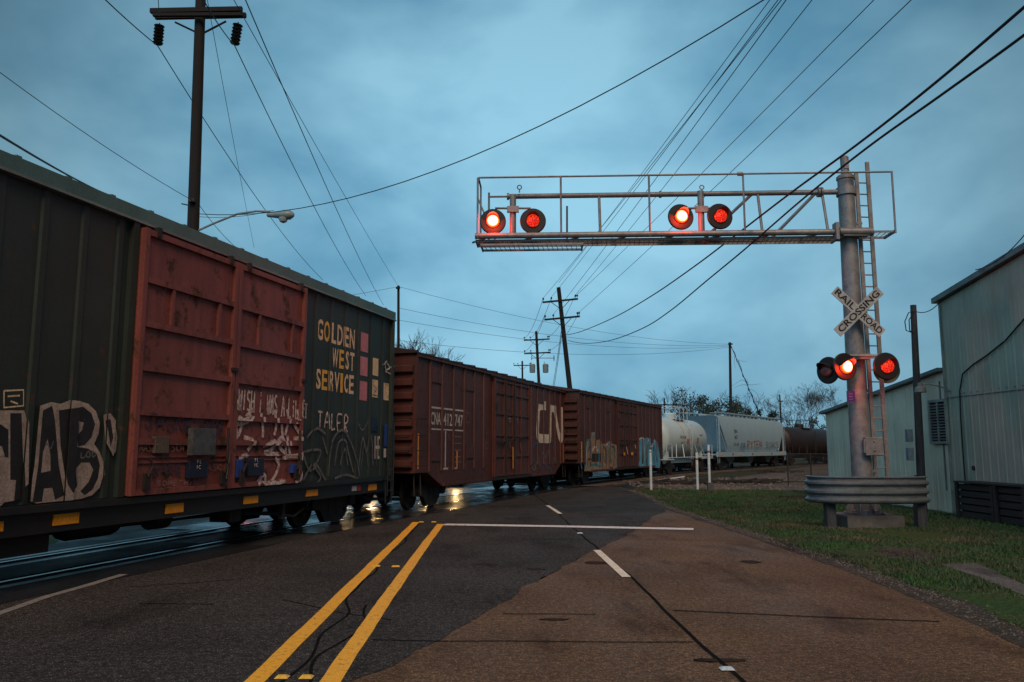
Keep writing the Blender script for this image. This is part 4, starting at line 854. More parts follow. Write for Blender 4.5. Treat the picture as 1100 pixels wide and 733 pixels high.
# ---------------- tank cars
def tankcar(name, c, r, zc, m, band, label, white):
    root, sc_ = car_root(name, c, label, 'tank car', 'freight cars of the passing train'); Lh = (c[2][1] - c[2][0]) / 2; Lt = Lh - .55
    mb = MB(); pr = [(0.02, -Lt)] + [(r * math.sin(R(a)), -Lt + .55 * (1 - math.cos(R(a)))) for a in range(15, 91, 15)] + [(r * math.sin(R(a)), Lt - .55 * (1 - math.cos(R(a)))) for a in range(90, 14, -15)] + [(.02, Lt)]
    mb.lathe(pr, o=(0, 0, zc), ax='x', n=40); tank = mb.build('tank', m, root, True)
    mb = MB()
    for x in (-.25 * Lt, .0 * Lt + .35) if white else (0,): mb.lathe([(r + .002, -.07), (r + .02, -.06), (r + .02, .06), (r + .002, .07)], o=(x, 0, zc), ax='x', n=40)
    mb.build('tank_band', band, root, True)
    mb = MB(); mb.lathe([(.42, 0), (.42, .35), (.36, .42), (0.01, .45)], o=(-.1, 0, zc + r - .05), n=20); mb.lathe([(.12, 0), (.12, .3), (0.01, .33)], o=(.75, 0, zc + r - .03), n=12); mb.build('dome', m, root, True)
    mb = MB()   # walkway and rails round the dome
    zt = zc + r + .02
    for sg in (-1, 1):
        mb.box(-1.3, 1.3, min(sg * .5, sg * .85), max(sg * .5, sg * .85), zt - .12, zt - .08)
        for x in (-1.3, -.43, .43, 1.3): mb.tube([(x, sg * .85, zt - .3), (x, sg * .85, zt + .75)], .022, 6)
        for z in (.35, .75): mb.tube([(-1.3, sg * .85, zt + z), (1.3, sg * .85, zt + z)], .022, 6)
    for x in (-1.3, 1.3): mb.tube([(x, -.85, zt + .75), (x, .85, zt + .75)], .022, 6)
    mb.build('dome_platform', M['white'] if white else M['black'], root)
    fr = MB(); fr.box(-Lh, Lh, -.35, .35, .72, 1.0)
    for sg in (-1, 1):
        for e in (-1, 1): fr.box(min(e * Lh, e * (Lh - 1.5)), max(e * Lh, e * (Lh - 1.5)), min(sg * .3, sg * 1.5), max(sg * .3, sg * 1.5), .98, 1.05)
        fr.tube([(-Lh + .1, sg * 1.48, 1.12), (Lh - .1, sg * 1.48, 1.12)], .035, 6)
        for t in (-.7, -.35, .35, .7): fr.tube([(t * Lt, sg * 1.48, 1.12), (t * Lt * .8, sg * r * .93, zc - .35)], .03, 6)
        for e in (-1, 1):
            fr.tube([(e * (Lh - .1), sg * 1.45, 1.0), (e * (Lh - .1), sg * 1.45, 1.95), (e * (Lh - 1.2), sg * 1.45, 1.95), (e * (Lh - 1.2), sg * 1.45, 1.0)], .03, 6)
    for e in (-1, 1): fr.prism([(-1.1, 1.04), (1.1, 1.04), (1.0, zc - .3), (0, zc - r * .92), (-1.0, zc - .3)], lambda y, z: (e * (Lt - 1.0) - .15, y, z), lambda y, z: (e * (Lt - 1.0) + .15, y, z))
    fr.build('frame', M['tankwhite'] if white else M['black'], root)
    ladder(root, 'ladder', 0, -r - .14, 1.0, zc + r * .75, .4, M['white'] if white else M['black'], n=9)
    bogie(root, Lh - 1.7); bogie(root, -Lh + 1.7); couplers(root, Lh)
    return root, r, zc
root, r, zc = tankcar('tank_car', cars[3], 1.36, 2.40, M['tankwhite'], M['tankband'], 'short white tank car with rust streaked bands, between the brown boxcar and the grey hopper', True)
def on_tank(body, x, ang, size, m, nm='tank_lettering'):
    return text_mesh(body, size, m, nm, Matrix.Translation((x, -r * math.cos(ang) - .012, zc + r * math.sin(ang))) @ Matrix.Rotation(-ang, 4, 'X') @ Matrix.Rotation(R(90), 4, 'X'), root)
on_tank('STLX 28306', -1.5, R(2), .27, M['darktext']); on_tank('LD LMT 126', -1.5, R(-14), .15, M['darktext']); on_tank('111A100', 2.9, R(10), .18, M['darktext'])
mb = MB(); mb.box(1.75, 2.2, -r - .02, -r + .05, zc - .25, zc + .05); mb.build('placard', M['tan'], root)
mb = MB(); mb.box(-.55, -.25, -r - .02, -r + .04, zc - .3, zc - .05); mb.build('placard', M['graf_red'], root)
tankcar('tank_car', cars[5], 1.42, 2.45, M['tankdark'], M['tankdark'], 'dark rusty tank car directly behind the grey hopper car', False)
root, r, zc = tankcar('tank_car', cars[6], 1.42, 2.45, M['tankdark'], M['tankdark'], 'last dark tank car in view, half hidden by the low metal building', False)

# ---------------- covered hopper
root, sc5 = car_root('hopper_car', cars[4], 'pale grey covered hopper car with sloped ends and red scrawls low on its side', 'hopper car', 'freight cars of the passing train'); Lh = (S5[1] - S5[0]) / 2
mb = MB(); ZT, ZB = 4.22, 1.45
sec = [(-1.40, ZB), (-1.56, 1.9), (-1.60, 2.8), (-1.56, 3.7), (-1.42, 4.1), (-1.1, ZT), (1.1, ZT), (1.42, 4.1), (1.56, 3.7), (1.60, 2.8), (1.56, 1.9), (1.40, ZB)]
def xe(z): return Lh - .55 - max(0, (3.55 - z)) * .98 if z < 3.55 else Lh - .55
mb.prism(sec, lambda y, z: (-xe(z), y, z), lambda y, z: (xe(z), y, z)); mb.build('body', M['hopper'], root, True)
mb = MB()
for sg in (-1, 1):
    mb.box(-Lh, Lh, min(sg * 1.42, sg * 1.60), max(sg * 1.42, sg * 1.60), 1.08, 1.44)
    for e in (-1, 1): mb.beam((e * (Lh - .6), sg * 1.5, 1.4), (e * (Lh - .6), sg * 1.5, 3.9), .12, .1); mb.beam((e * (Lh - .62), sg * 1.45, 3.3), (e * (Lh - 2.2), sg * 1.45, 1.5), .1, .1)
for e in (-1, 1): mb.box(min(e * Lh, e * (Lh - 2.3)), max(e * Lh, e * (Lh - 2.3)), -1.42, 1.42, 1.2, 1.3)
mb.build('side_sill', M['hopper'], root)
mb = MB()
for x in (-5.2, 0, 5.2): mb.prism([(-1.6, 1.4), (1.6, 1.4), (.35, .5), (-.35, .5)], lambda a, z: (x + a, -1.1, z), lambda a, z: (x + a, 1.1, z))
mb.box(-Lh + .1, Lh - .1, -.3, .3, .8, 1.15); mb.build('hopper_bays', M['hopperdark'], root)
mb = MB()
for sg in (-1, 1):
    mb.box(-Lh + .7, Lh - .7, min(sg * .75, sg * 1.2), max(sg * .75, sg * 1.2), ZT + .16, ZT + .2); mb.box(-Lh + .7, Lh - .7, min(sg * 1.18, sg * 1.24), max(sg * 1.18, sg * 1.24), ZT + .2, ZT + .3)
    for k in range(17): x = -Lh + .9 + k * (2 * Lh - 1.8) / 16; mb.box(x - .03, x + .03, min(sg * 1.1, sg * 1.22), max(sg * 1.1, sg * 1.22), ZT - .02, ZT + .3)
mb.build('roof_walk', M['hopper'], root)
mb = MB(); mb.box(-Lh + 1.2, Lh - 1.2, -.3, .3, ZT - .01, ZT + .14); mb.build('hatch_trough', M['hopper'], root)
ladder(root, 'ladder', -Lh + .25, -1.52, .6, 4.0, .4, M['hopper'], n=10); ladder(root, 'ladder', Lh - .25, -1.52, .6, 4.0, .4, M['hopper'], n=10)
bogie(root, Lh - 1.9); bogie(root, -Lh + 1.9); couplers(root, Lh)
SD = Side(root, sc5, 1.60, [])
SD.lines('graffiti', strokes('RYTEN', (7.2, 1.75), (11.5, 1.80), .55), .07, M['graf_red'])
SD.lines('graffiti', strokes('SOAKS', (12.5, 1.75), (16.5, 1.8), .5), .045, M['darktext'])
SD.lines('graffiti', strokes('EB', (5.5, 1.7), (6.8, 1.7), .4), .08, mat('spray_sky', (.10, .3, .5), rough=.7))
SD.text('car_number', 'BN', 3.9, 4.6, 2.9, 3.2, M['darktext']); SD.text('car_number', '467', 3.9, 4.7, 2.45, 2.75, M['darktext']); SD.text('car_number', 'LD 206', 3.7, 5.0, 1.95, 2.15, M['darktext'])
for k, s in enumerate((.6, 3.2, 5.0, 8.3, 11, 14, 17.4)):
    p = MB(); p.box(s - sc5, s - sc5 + .3, -1.625, -1.598, 1.18, 1.34); p.build('reflector', M['orange'] if k % 2 == 0 else M['graf_red'], root)

# ================================================================== CANTILEVER CROSSING SIGNAL
MX, MY = 7.83, 18.4
sig = empty('crossing_signal', (MX, MY, 0), 0, 'tall grey cantilever railroad crossing signal with flashing red lamps over the road', 'crossing signal')
mb = MB()
mb.lathe([(.30, .30), (.30, .34), (.225, .36), (.222, .6), (.21, 4), (.19, 6.6), (.182, 7.95), (.205, 7.96), (.205, 8.02), (.17, 8.06)], n=32)
mast = mb.build('mast', M['galv'], sig, True)
mb = MB(); mb.lathe([(.095, 8.06), (.095, 8.50), (.06, 8.53)], n=16); mb.box(-.05, .05, -.11, -.09, 8.2, 8.4); mb.build('mast_top_pipe', M['galv'], sig, True)
mb = MB(); mb.lathe([(.42, .26), (.42, .30)], n=24)
for k in range(8): a = k * math.pi / 4; mb.lathe([(.035, .26), (.035, .40)], o=(.36 * math.cos(a), .36 * math.sin(a), 0), n=8)
for k in range(8):
    a = k * math.pi / 4 + .2; mb.prism([(.26, .30), (.40, .30), (.26, .62)], lambda r_, z: (r_ * math.cos(a) + .01 * math.sin(a), r_ * math.sin(a) - .01 * math.cos(a), z), lambda r_, z: (r_ * math.cos(a) - .01 * math.sin(a), r_ * math.sin(a) + .01 * math.cos(a), z))
mb.build('base_plate', M['galv'], sig)
mb = MB(); mb.box(-.62, .62, -.6, .6, -.1, .26); mb.build('foundation', M['concrete'], sig, bevel=.02)
# arm: direction towards the left end
AE = Vector((-8.68, .38, 0)); AL = AE.length; ad = AE.normalized(); an = Vector((ad.y, -ad.x, 0)); an = an if an.y < 0 else -an   # an points to the camera
def A(t, n_, z): v = ad * t + an * n_; return (v.x, v.y, z)
ZLO, ZHI = 6.62, 7.66
mb = MB()
mb.tube([A(-.15, .30, ZLO), A(AL, .30, ZLO)], .072, 12); mb.tube([A(-.15, -.30, ZLO), A(AL, -.30, ZLO)], .072, 12)
mb.tube([A(.1, .0, ZHI), A(AL - .75, .0, ZHI)], .062, 12)
for t in (.55, .62): mb.tube([A(t, 0, ZHI), A(t + .045, 0, ZHI)], .12, 12)
for t in (4.3, AL - .78): mb.tube([A(t, 0, ZHI), A(t + .05, 0, ZHI)], .085, 12)
mb.build('arm_chords', M['galv'], sig, True)
mb = MB(); ts = [.85, 2.35, 3.55, 4.95, 6.15]
for t in (.56, 2.05, 5.77): mb.tube([A(t, .0, ZHI), A(t, .28, ZLO)], .034, 8)
mb.tube([A(6.53, .0, ZHI - .25), A(6.53, -.28, ZLO)], .024, 8)
for (t0, t1) in ((.69, 1.72), (2.16, 3.3)): mb.tube([A(t0, 0, ZHI), A(t1, -.28, ZLO)], .038, 8)
for k in range(8): mb.tube([A(.6 + k * 1.1, .3, ZLO), A(1.1 + k * 1.1, -.3, ZLO)], .025, 6)
mb.tube([A(AL - .75, 0, ZHI), A(AL - .30, .0, ZHI)], .025, 8); mb.tube([A(AL - .30, .0, ZHI + .1), A(AL - .30, .0, ZLO)], .025, 8); mb.tube([A(AL - .02, 0, ZHI), A(AL - .45, 0, ZLO)], .02, 6)
mb.build('arm_braces', M['galv'], sig, True)
# open mesh walkways
def grating(t0, t1, n0, n1, z, name):
    g = MB(); k = int((t1 - t0) / .11)
    for i in range(k + 1): t = t0 + (t1 - t0) * i / k; g.beam(A(t, n0, z), A(min(t + .05, t1), n1, z), .012, .008)
    for j in range(5): n_ = n0 + (n1 - n0) * j / 4; g.beam(A(t0, n_, z), A(t1, n_, z), .010, .008)
    for n_ in (n0, n1): g.beam(A(t0, n_, z), A(t1, n_, z), .02, .045)
    for t in (t0, t1): g.beam(A(t, n0, z), A(t, n1, z), .03, .07)
    return g.build(name, M['galv'], sig)
grating(.3, AL - .02, -.28, .24, ZLO - .10, 'walkway'); grating(AL - 2.5, AL - .15, -.15, .42, ZLO - .24, 'lower_walkway')
grating(-.93, .15, -.28, .30, ZLO + .0, 'mast_platform')
mb = MB()
for t in (AL - .06, 6.68, 4.63, 2.46, -.93): mb.tube([A(t, .34, ZLO - .05), A(t, .34, 8.02)], .024, 8)
mb.tube([A(-.95, .34, 8.02), A(AL - .08, .34, 8.02)], .024, 8); mb.tube([A(2.46, .34, 8.02), A(2.58, .34, 8.02)], .05, 8)
mb.tube([A(AL - .08, .34, 8.0), A(AL - .08, -.3, 8.0), A(AL - .08, -.3, ZLO)], .022, 8)
mb.build('handrail', M['galv'], sig, True)
mb = MB()   # clamps
for z in (ZLO, ZHI): q_ = MB(); q_.lathe([(.185, z - .09), (.225, z - .09), (.225, z + .09), (.185, z + .09)], n=24); q_.build('mast_clamp', M['galv'], sig, True)
mb.box(-.26, .34, -.36, -.18, ZLO - .10, ZLO + .08); mb.tube([(-.34, -.3, ZLO), (.42, -.31, ZLO)], .10, 12); mb.box(-.45, -.38, -.42, -.2, ZLO - .2, ZLO + .2)
mb.build('arm_saddle', M['galv'], sig, True)
# ladder on the far right of the mast
mb = MB(); lx = .42
for (dx, top) in ((-.13, 8.12), (.14, 8.38)): mb.beam((lx + dx - .04, -.02, top), (lx + dx + .02, .0, .9), .05, .085, up=(1, 0, 0))
for k in range(26): z = 1.0 + k * .275; mb.tube([(lx - .12, -.02, z), (lx + .13, -.0, z)], .016, 6)
for z in (1.2, 3.0, 4.7, 6.9): mb.beam((.1, 0, z), (lx - .1, -.02, z), .05, .06)
mb.build('ladder', M['galv'], sig)
mb = MB(); mb.box(-.03, .35, -.36, -.24, 1.55, 1.95); mb.box(-.06, -.01, -.34, -.25, 1.6, 1.9); mb.lathe([(.02, -.385), (.02, -.36)], o=(.16, 0, 1.66), ax='y', n=8); mb.lathe([(.02, -.385), (.02, -.36)], o=(.16, 0, 1.86), ax='y', n=8)
mb.build('junction_plate', M['galv'], sig, bevel=.01)

def lens_mat(name, lit):
    m, n, l, b = newmat(name); t = n.new('ShaderNodeTexCoord'); v = n.new('ShaderNodeTexVoronoi'); v.inputs['Scale'].default_value = 26; l.new(t.outputs['Object'], v.inputs['Vector'])
    b.inputs['Base Color'].default_value = (.25, .01, .01, 1); b.inputs['Roughness'].default_value = .25
    if lit:
        sp = n.new('ShaderNodeSeparateXYZ'); l.new(t.outputs['Object'], sp.inputs[0])
        x2 = mth('MULTIPLY', sp.outputs[0], sp.outputs[0], nodes=n, links=l); z2 = mth('MULTIPLY', sp.outputs[2], sp.outputs[2], nodes=n, links=l)
        rr = mth('SQRT', mth('ADD', x2, z2, nodes=n, links=l), nodes=n, links=l)
        rp = ramp(n, [(0.0, (30, 6.0, 3.2)), (0.68, (28, 2.6, 1.3)), (0.84, (12, .55, .08)), (1.0, (5, .06, .01))])
        l.new(mth('DIVIDE', rr, .15, nodes=n, links=l), rp.inputs[0]); l.new(rp.outputs[0], b.inputs['Emission Color']); b.inputs['Emission Strength'].default_value = 1.0
    else:
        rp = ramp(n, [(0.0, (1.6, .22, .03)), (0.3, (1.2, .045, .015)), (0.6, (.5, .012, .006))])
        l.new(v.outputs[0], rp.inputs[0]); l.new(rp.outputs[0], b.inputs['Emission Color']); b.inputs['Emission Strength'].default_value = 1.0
    return m
M['lens_off'] = mat('lens_off', (.45, .12, .12), rough=.3, bump=0)
M['lens_lit'] = lens_mat('lens_lit', True); M['lens_dim'] = lens_mat('lens_dim', False)
lampd = {}
def signal_lamp(parent, p, yaw, lit, pitch=0):
    """lamp facing -Y turned by yaw"""
    o = MB()
    if 'bg' not in lampd:
        b = MB(); b.lathe([(.155, -.012), (.285, -.012), (.305, .012), (.305, .03), (.28, .014), (.155, .006)], ax='y', n=48); lampd['bg'] = b.build('b', M['signalblack'], None, True)
        b = MB(); b.lathe([(.16, -.02), (.165, .05), (.13, .16), (.06, .2), (.02, .2)], ax='y', n=32); lampd['hs'] = b.build('h', M['signalblack'], None, True)
        b = MB(); n = 26   # hood: a curved shade open below, longer on top
        for rr_, fl in ((.172, 0), (.165, 1)):
            pass
        vs = []; fs = []
        for i in range(n + 1):
            a = R(5) + R(170) * i / n; ln = .05 + .24 * max(0, math.sin(a)) ** .8
            for rr_, yy in ((.158, -.015), (.150, -ln), (.157, -ln), (.166, -.015)): vs.append((rr_ * math.cos(a), yy, rr_ * math.sin(a)))
        for i in range(n):
            for j in range(4): fs.append((i * 4 + j, i * 4 + (j + 1) % 4, (i + 1) * 4 + (j + 1) % 4, (i + 1) * 4 + j))
        fs += [(0, 1, 2, 3), tuple(n * 4 + j for j in (3, 2, 1, 0))]; b.add(vs, fs); lampd['hd'] = b.build('hd', M['signalblack'], None, True)
        for nm in ('lens_lit', 'lens_dim', 'lens_off'):
            b = MB(); b.lathe([(.150, -.012), (.148, -.05), (.12, -.085), (.06, -.105), (.004, -.11)], ax='y', n=32); lampd[nm] = b.build(nm, M[nm], None, True)
        for q in list(lampd.values()): bpy.data.objects.remove(q) if 0 else col.objects.unlink(q)
    e_ = bpy.data.objects.new('signal_lamp', None); col.objects.link(e_); e_.parent = parent; e_.location = p; e_.rotation_euler = (pitch, 0, yaw)
    for k, nm in (('hs', 'housing'), ('bg', 'background'), ('hd', 'hood'), (('lens_dim', 'lens_lit', 'lens_off')[int(lit)], 'lens')):
        q = bpy.data.objects.new(nm, lampd[k].data); col.objects.link(q); q.parent = e_
    if lit == 1:   # the lamp's own light
        ld = bpy.data.lights.new('lamp_light', 'POINT'); ld.energy = 32; ld.color = (1, .045, .015); ld.shadow_soft_size = .05; lo = bpy.data.objects.new('lamp_light', ld); col.objects.link(lo); lo.parent = e_; lo.location = (0, -.21, -.03)
    return e_
def loc_of(px, py, Y): v = at(px, py, Y); return (v.x - MX, v.y - MY, v.z)
for px, py, lit, yaw in ((529.5, 238, 1, 0), (572.5, 237.5, 0, 0), (731.5, 233, 1, R(7)), (773.5, 232.5, 0, R(7))): signal_lamp(sig, loc_of(px, py, 18.15 + (772 - px) / 240 * .35), yaw, lit)
signal_lamp(sig, loc_of(908, 394, 17.85), R(16), 1); signal_lamp(sig, loc_of(952.5, 393.5, 17.85), R(6), 0)
signal_lamp(sig, loc_of(889, 398, 18.05), R(-60), 2); signal_lamp(sig, loc_of(952, 398, 18.75), R(178), 0)
mb = MB()
for px, w in ((551, 1), (753, 1)):
    v = Vector(loc_of(px, 226, 18.25 + (772 - px) / 240 * .35)); mb.tube([(v.x, v.y, ZHI - .02), (v.x, v.y, ZLO)], .075, 10)
    mb.tube([(v.x - .42, v.y - .06, v.z + .03), (v.x + .42, v.y - .06, v.z + .03)], .028, 8); mb.box(v.x - .14, v.x + .14, v.y - .12, v.y - .02, v.z - .07, v.z + .07)
v = Vector(loc_of(930, 388, 17.95)); mb.tube([(v.x - .45, v.y + .0, v.z + .12), (v.x + .42, v.y, v.z + .12)], .03, 8); mb.box(v.x - .12, v.x + .12, v.y, -.2, v.z + .05, v.z + .17)
mb.tube([(v.x - .8, v.y + .12, v.z - .06), (v.x - .3, v.y + .1, v.z + .05)], .028, 8)
mb.build('lamp_brackets', M['galv'], sig, True)
# eye bolts on the top chord
mb = MB()
for px in (558, 754):
    mb = MB(); v = Vector(loc_of(px, 205, 18.6)); mb.tube([(v.x, v.y, ZHI + .05), (v.x, v.y, ZHI + .13)], .015, 6); mb.tube([(v.x + .05 * math.cos(R(a)), v.y, ZHI + .18 + .05 * math.sin(R(a))) for a in range(0, 361, 30)], .014, 6); mb.build('eye_bolt', M['galv'], sig)
# crossbuck
cb = bpy.data.objects.new('crossbuck', None); col.objects.link(cb); cb.parent = sig; cb.location = loc_of(922, 335, 17.98); cb.rotation_euler = (0, 0, R(4))
for ang, yy, words in ((R(-43), .0, (('RAIL', -.40), ('ROAD', .40))), (R(43), -.022, (('CROSSING', 0),))):
    rm = Matrix.Rotation(-ang, 4, 'Y'); mb = MB(); mb.box(-.72, .72, yy - .008, yy + .008, -.115, .115, rm); bd = mb.build('sign_board', M['signface'], cb)
    for wd, off in words:
        wdt = 1.30 if len(wd) > 4 else .56
        text_mesh(wd, .205, M['signblack'], 'lettering', rm @ Matrix.Translation((off, yy - .011, 0)) @ Matrix.Rotation(R(90), 4, 'X'), bd, target_w=wdt, bold=.004)
mb = MB(); mb.box(-.05, .05, -.15, .03, -.05, .05) if 0 else mb.tube([(0, .01, .0), (0, .22, .0)], .03, 8); mb.build('sign_bracket', M['galv'], cb)
mb = MB(); v = Vector(loc_of(914, 426, 18.08)); mb.box(v.x - .09, v.x + .09, v.y - .01, v.y + .01, v.z - .12, v.z + .12); sp_ = mb.build('notice_plate', M['purple'], sig)
for k in range(3): text_mesh(('REPORT', 'PROBLEM', '1-800')[k] if 0 else '-----', .05, M['chalk'], 'plate_lines', Matrix.Translation((v.x, v.y - .013, v.z + .06 - k * .06)) @ Matrix.Rotation(R(90), 4, 'X'), sp_)

# guard rail
gr = empty('guard_rail', (MX - .03, 17.9, 0), 0, 'curved corrugated steel guard rail on two posts wrapped round the signal base', 'guard rail')
mb = MB(); prof = [(0, .62), (.05, .64), (.075, .70), (.075, .73), (.01, .80), (.01, .84), (.075, .91), (.075, .94), (.05, .99), (0, 1.02)]
prof = [(0, .53), (.05, .545), (.075, .58), (.075, .61), (.01, .665), (.01, .70), (.075, .755), (.075, .80), (.01, .855), (.01, .89), (.075, .945), (.075, .985), (.01, 1.03), (.01, 1.06), (.05, 1.08), (.05, 1.10), (0, 1.11)]
rows = []
for k in range(41):
    a = R(-20) + R(220) * k / 40; cx_, cy_ = -1.24 * math.copysign(abs(math.cos(a)) ** .75, math.cos(a)), -.62 * math.copysign(abs(math.sin(a)) ** .8, math.sin(a))
    nrm = Vector((-math.cos(a) / 1.24, -math.sin(a) / .62, 0)).normalized(); rows.append([Vector((cx_, cy_ + .25, z)) + nrm * d for d, z in prof] + [Vector((cx_, cy_ + .25, z)) + nrm * (d - .006) for d, z in prof[::-1]])
n = len(prof) * 2; vs = [v for r_ in rows for v in r_]; fs = [(i * n + j, i * n + (j + 1) % n, (i + 1) * n + (j + 1) % n, (i + 1) * n + j) for i in range(40) for j in range(n)] + [tuple(range(n)), tuple(40 * n + j for j in range(n))[::-1]]
mb.add(vs, fs); mb.build('rail_beam', M['galvrail'], gr, True)
for x in (-.93, 1.02):
    mb = MB(); mb.box(x - .10, x + .10, -.12, .08, -.05, .98); mb.build('post', M['postwood'], gr, bevel=.01)


# ================================================================== METAL BUILDINGS
def ribbed_wall(mb, x, y0, y1, ztop, pitch=.3, z0=0):
    """vertical ribs on a wall facing -X, top follows ztop(y)"""
    k = int((y1 - y0) / pitch)
    for i in range(k + 1):
        y = y0 + .1 + i * pitch
        if y > y1 - .05: break
        for (dy, w, d) in ((0, .03, .018), (pitch * .5, .015, .007)):
            if y + dy > y1 - .05: continue
            z = ztop(y + dy) - .06
            mb.add([(x, y + dy - w, z0), (x - d, y + dy - w * .5, z0), (x - d, y + dy + w * .5, z0), (x, y + dy + w, z0), (x, y + dy - w, z), (x - d, y + dy - w * .5, z), (x - d, y + dy + w * .5, z), (x, y + dy + w, z)], [(0, 1, 5, 4), (1, 2, 6, 5), (2, 3, 7, 6), (4, 5, 6, 7)])
def wall_pt(px, py, x=11.50): r_ = ray(px, py); k = x / r_[0]; return Vector((x, r_[1] * k, CH + r_[2] * k))
# tall building: gable front along X = 11.55
bt = empty('metal_building', (11.55, 10, 0), 0, 'tall corrugated metal building with a cable running down its dark green wall', 'building')
YT0, YT1 = -3.0, 21.6
def zt_(y): return 5.60 + (21.6 - y) * .125 if y > 9.3 else 5.60 + (21.6 - 9.3) * .125 - (9.3 - y) * .125
W_ = lambda x, y, z: (x - 11.55, y - 10, z)
mb = MB(); P = [(YT0, 0), (YT1, 0), (YT1, zt_(YT1)), (9.3, zt_(9.3)), (YT0, zt_(YT0))]
mb.prism(P, lambda y, z: W_(11.55, y, z), lambda y, z: W_(31, y, z)); ribbed_wall(rb := MB(), 0, YT0 - 10, YT1 - 10, lambda y: zt_(y + 10), .32)
mb.build('wall', M['siding2'], bt); rb.build('wall_ribs', M['siding2'], bt)
mb = MB()
for (ya, yb) in ((9.3, YT1 + .15), (YT0 - .15, 9.3)):
    za = zt_(9.3); zb_ = zt_(9.3) - abs(yb - ya) * .125
    a, b = ((ya, za), (yb, zb_)) if ya == 9.3 else ((yb, za), (ya, zb_))
    mb.add([W_(x, y, z + dz) for (y, z) in (a, b) for x in (11.40, 31.1) for dz in (.02, .16)], [(0, 2, 3, 1), (4, 5, 7, 6), (0, 1, 5, 4), (2, 6, 7, 3), (1, 3, 7, 5), (0, 4, 6, 2)])
roof = mb.build('roof', M['metalroof'], bt)
mb = MB(); mb.box(-.05, .0, YT1 - 10.06, YT1 - 10 + .003, 0, 5.58); mb.build('corner_trim', M['trim'], bt)
mb = MB()   # horizontal lap line of screws
for y in [YT0 - 10 + .3 * i for i in range(80)]: mb.box(-.034, -.0, y, y + .02, 3.1, 3.12)
mb.build('screws', M['metalroof'], bt)
for z0_ in (.0, 2.0): pass
mb = MB(); mb.box(-.024, .0, YT0 - 10, YT1 - 10.05, 3.02, 3.035); mb.build('sheet_lap', M['metalroof'], bt)
mb = MB(); mb.lathe([(.05, -.03), (.06, -.03), (.06, 0)], o=(-.02, wall_pt(1045, 503).y - 10, wall_pt(1045, 503).z), ax='x', n=12); mb.build('vent_hole', M['black'], bt)
# cable down the wall
mb = MB(); cp = [wall_pt(*q) for q in ((1130, 315), (1100, 343), (1080, 366), (1060, 382), (1045, 392), (1034, 402), (1031, 420), (1032, 450), (1034, 480), (1037, 520))]
mb.tube([(p.x - 11.55, p.y - 10, p.z) for p in cp], .02, 6); mb.build('wall_cable', M['wire'], bt)
# low building
bl = empty('metal_building', (11.55, 26, 0), 0, 'low pale corrugated metal building with one louvred window and a lamp', 'building')
Y0, Y1 = 21.62, 30.0
def zl(y): return 3.75 - (y - 21.6) * .094
mb = MB(); mb.prism([(Y0, 0), (Y1, 0), (Y1, zl(Y1)), (Y0, zl(Y0))], lambda y, z: (0, y - 26, z), lambda y, z: (14, y - 26, z)); ribbed_wall(rb := MB(), 0, Y0 - 26, Y1 - 26, lambda y: zl(y + 26), .3)
mb.build('wall', M['siding'], bl); rb.build('wall_ribs', M['siding'], bl)
mb = MB(); mb.add([(x, y - 26, zl(y) + dz) for y in (Y0 + .01, Y1 + .2) for x in (-.18, 14.1) for dz in (.01, .10)], [(0, 2, 3, 1), (4, 5, 7, 6), (0, 1, 5, 4), (2, 6, 7, 3), (1, 3, 7, 5), (0, 4, 6, 2)]); mb.build('roof', M['metalroof'], bl)
a = wall_pt(999, 433); b = wall_pt(1018, 474); ya, yb, za, zb_ = b.y, a.y, b.z, a.z
mb = MB(); mb.box(-.05, .0, ya - 26, yb - 26, za, zb_); win = mb.build('window', M['window'], bl)
mb = MB()
for (y0, y1, z0, z1) in ((ya - .07, ya, za - .07, zb_ + .07), (yb, yb + .07, za - .07, zb_ + .07), (ya, yb, za - .07, za), (ya, yb, zb_, zb_ + .07), ((ya + yb) / 2 - .02, (ya + yb) / 2 + .02, za, zb_)): mb.box(-.085, -.02, y0 - 26, y1 - 26, z0, z1)
mb.build('window_frame', M['trim'], win)
mb = MB()
for k in range(13): z = za + .04 + k * (zb_ - za - .06) / 13; mb.box(-.075, -.048, ya - 26 + .02, yb - 26 - .02, z, z + .035)
mb.build('louvres', M['metalroof'], win)
lp = wall_pt(1002, 415); lb = wall_pt(1020, 421)
mb = MB(); mb.tube([(-.02, lb.y - 26, lb.z), (-.2, lb.y - 26 + .1, lb.z + .14), (-.45, lb.y - 26 + .25, lb.z + .22), (-.62, lb.y - 26 + .3, lb.z + .2)], .018, 8)
mb.lathe([(.02, .22), (.06, .2), (.07, .12), (.13, .08), (.15, -.04), (.13, -.05)], o=(-.66, lb.y - 26 + .3, lb.z + .05), n=18); mb.build('wall_lamp', M['metalroof'], bl, True)
mb = MB(); mb.box(-.03, .0, 21.6 - 26 + .25, 21.6 - 26 + .29, .6, 3.5); mb.build('conduit', M['metalroof'], bl)
# timber bin against the tall wall
bn = empty('timber_bin', (11.28, 20.0, 0), 0, 'low dark timber bin with slatted front against the tall metal wall', 'bin')
mb = MB()
ys, ye = 17.75 - 20, 20.35 - 20
for (y0, y1) in ((ys, (ys + ye) / 2 - .35), ((ys + ye) / 2 - .2, ye)):
    for k in range(5): mb.box(-.25, -.21, y0 + .05, y1, .05 + k * .165, .05 + k * .165 + .13)
mb.box(.18, .22, ys, ye, .04, .84)
for y in (ys, ye - .04): mb.box(-.21, .18, y, y + .04, .04, .84)
mb.build('slats', M['darkwood'], bn)
mb = MB()
for y in (ys - .06, (ys + ye) / 2 - .33, (ys + ye) / 2 - .2, ye - .02): mb.box(-.31, -.252, y, y + .10, 0, .87)
mb.box(-.33, .225, ys - .06, ye + .08, .87, .91); mb.build('frame', M['darkwood'], bn)

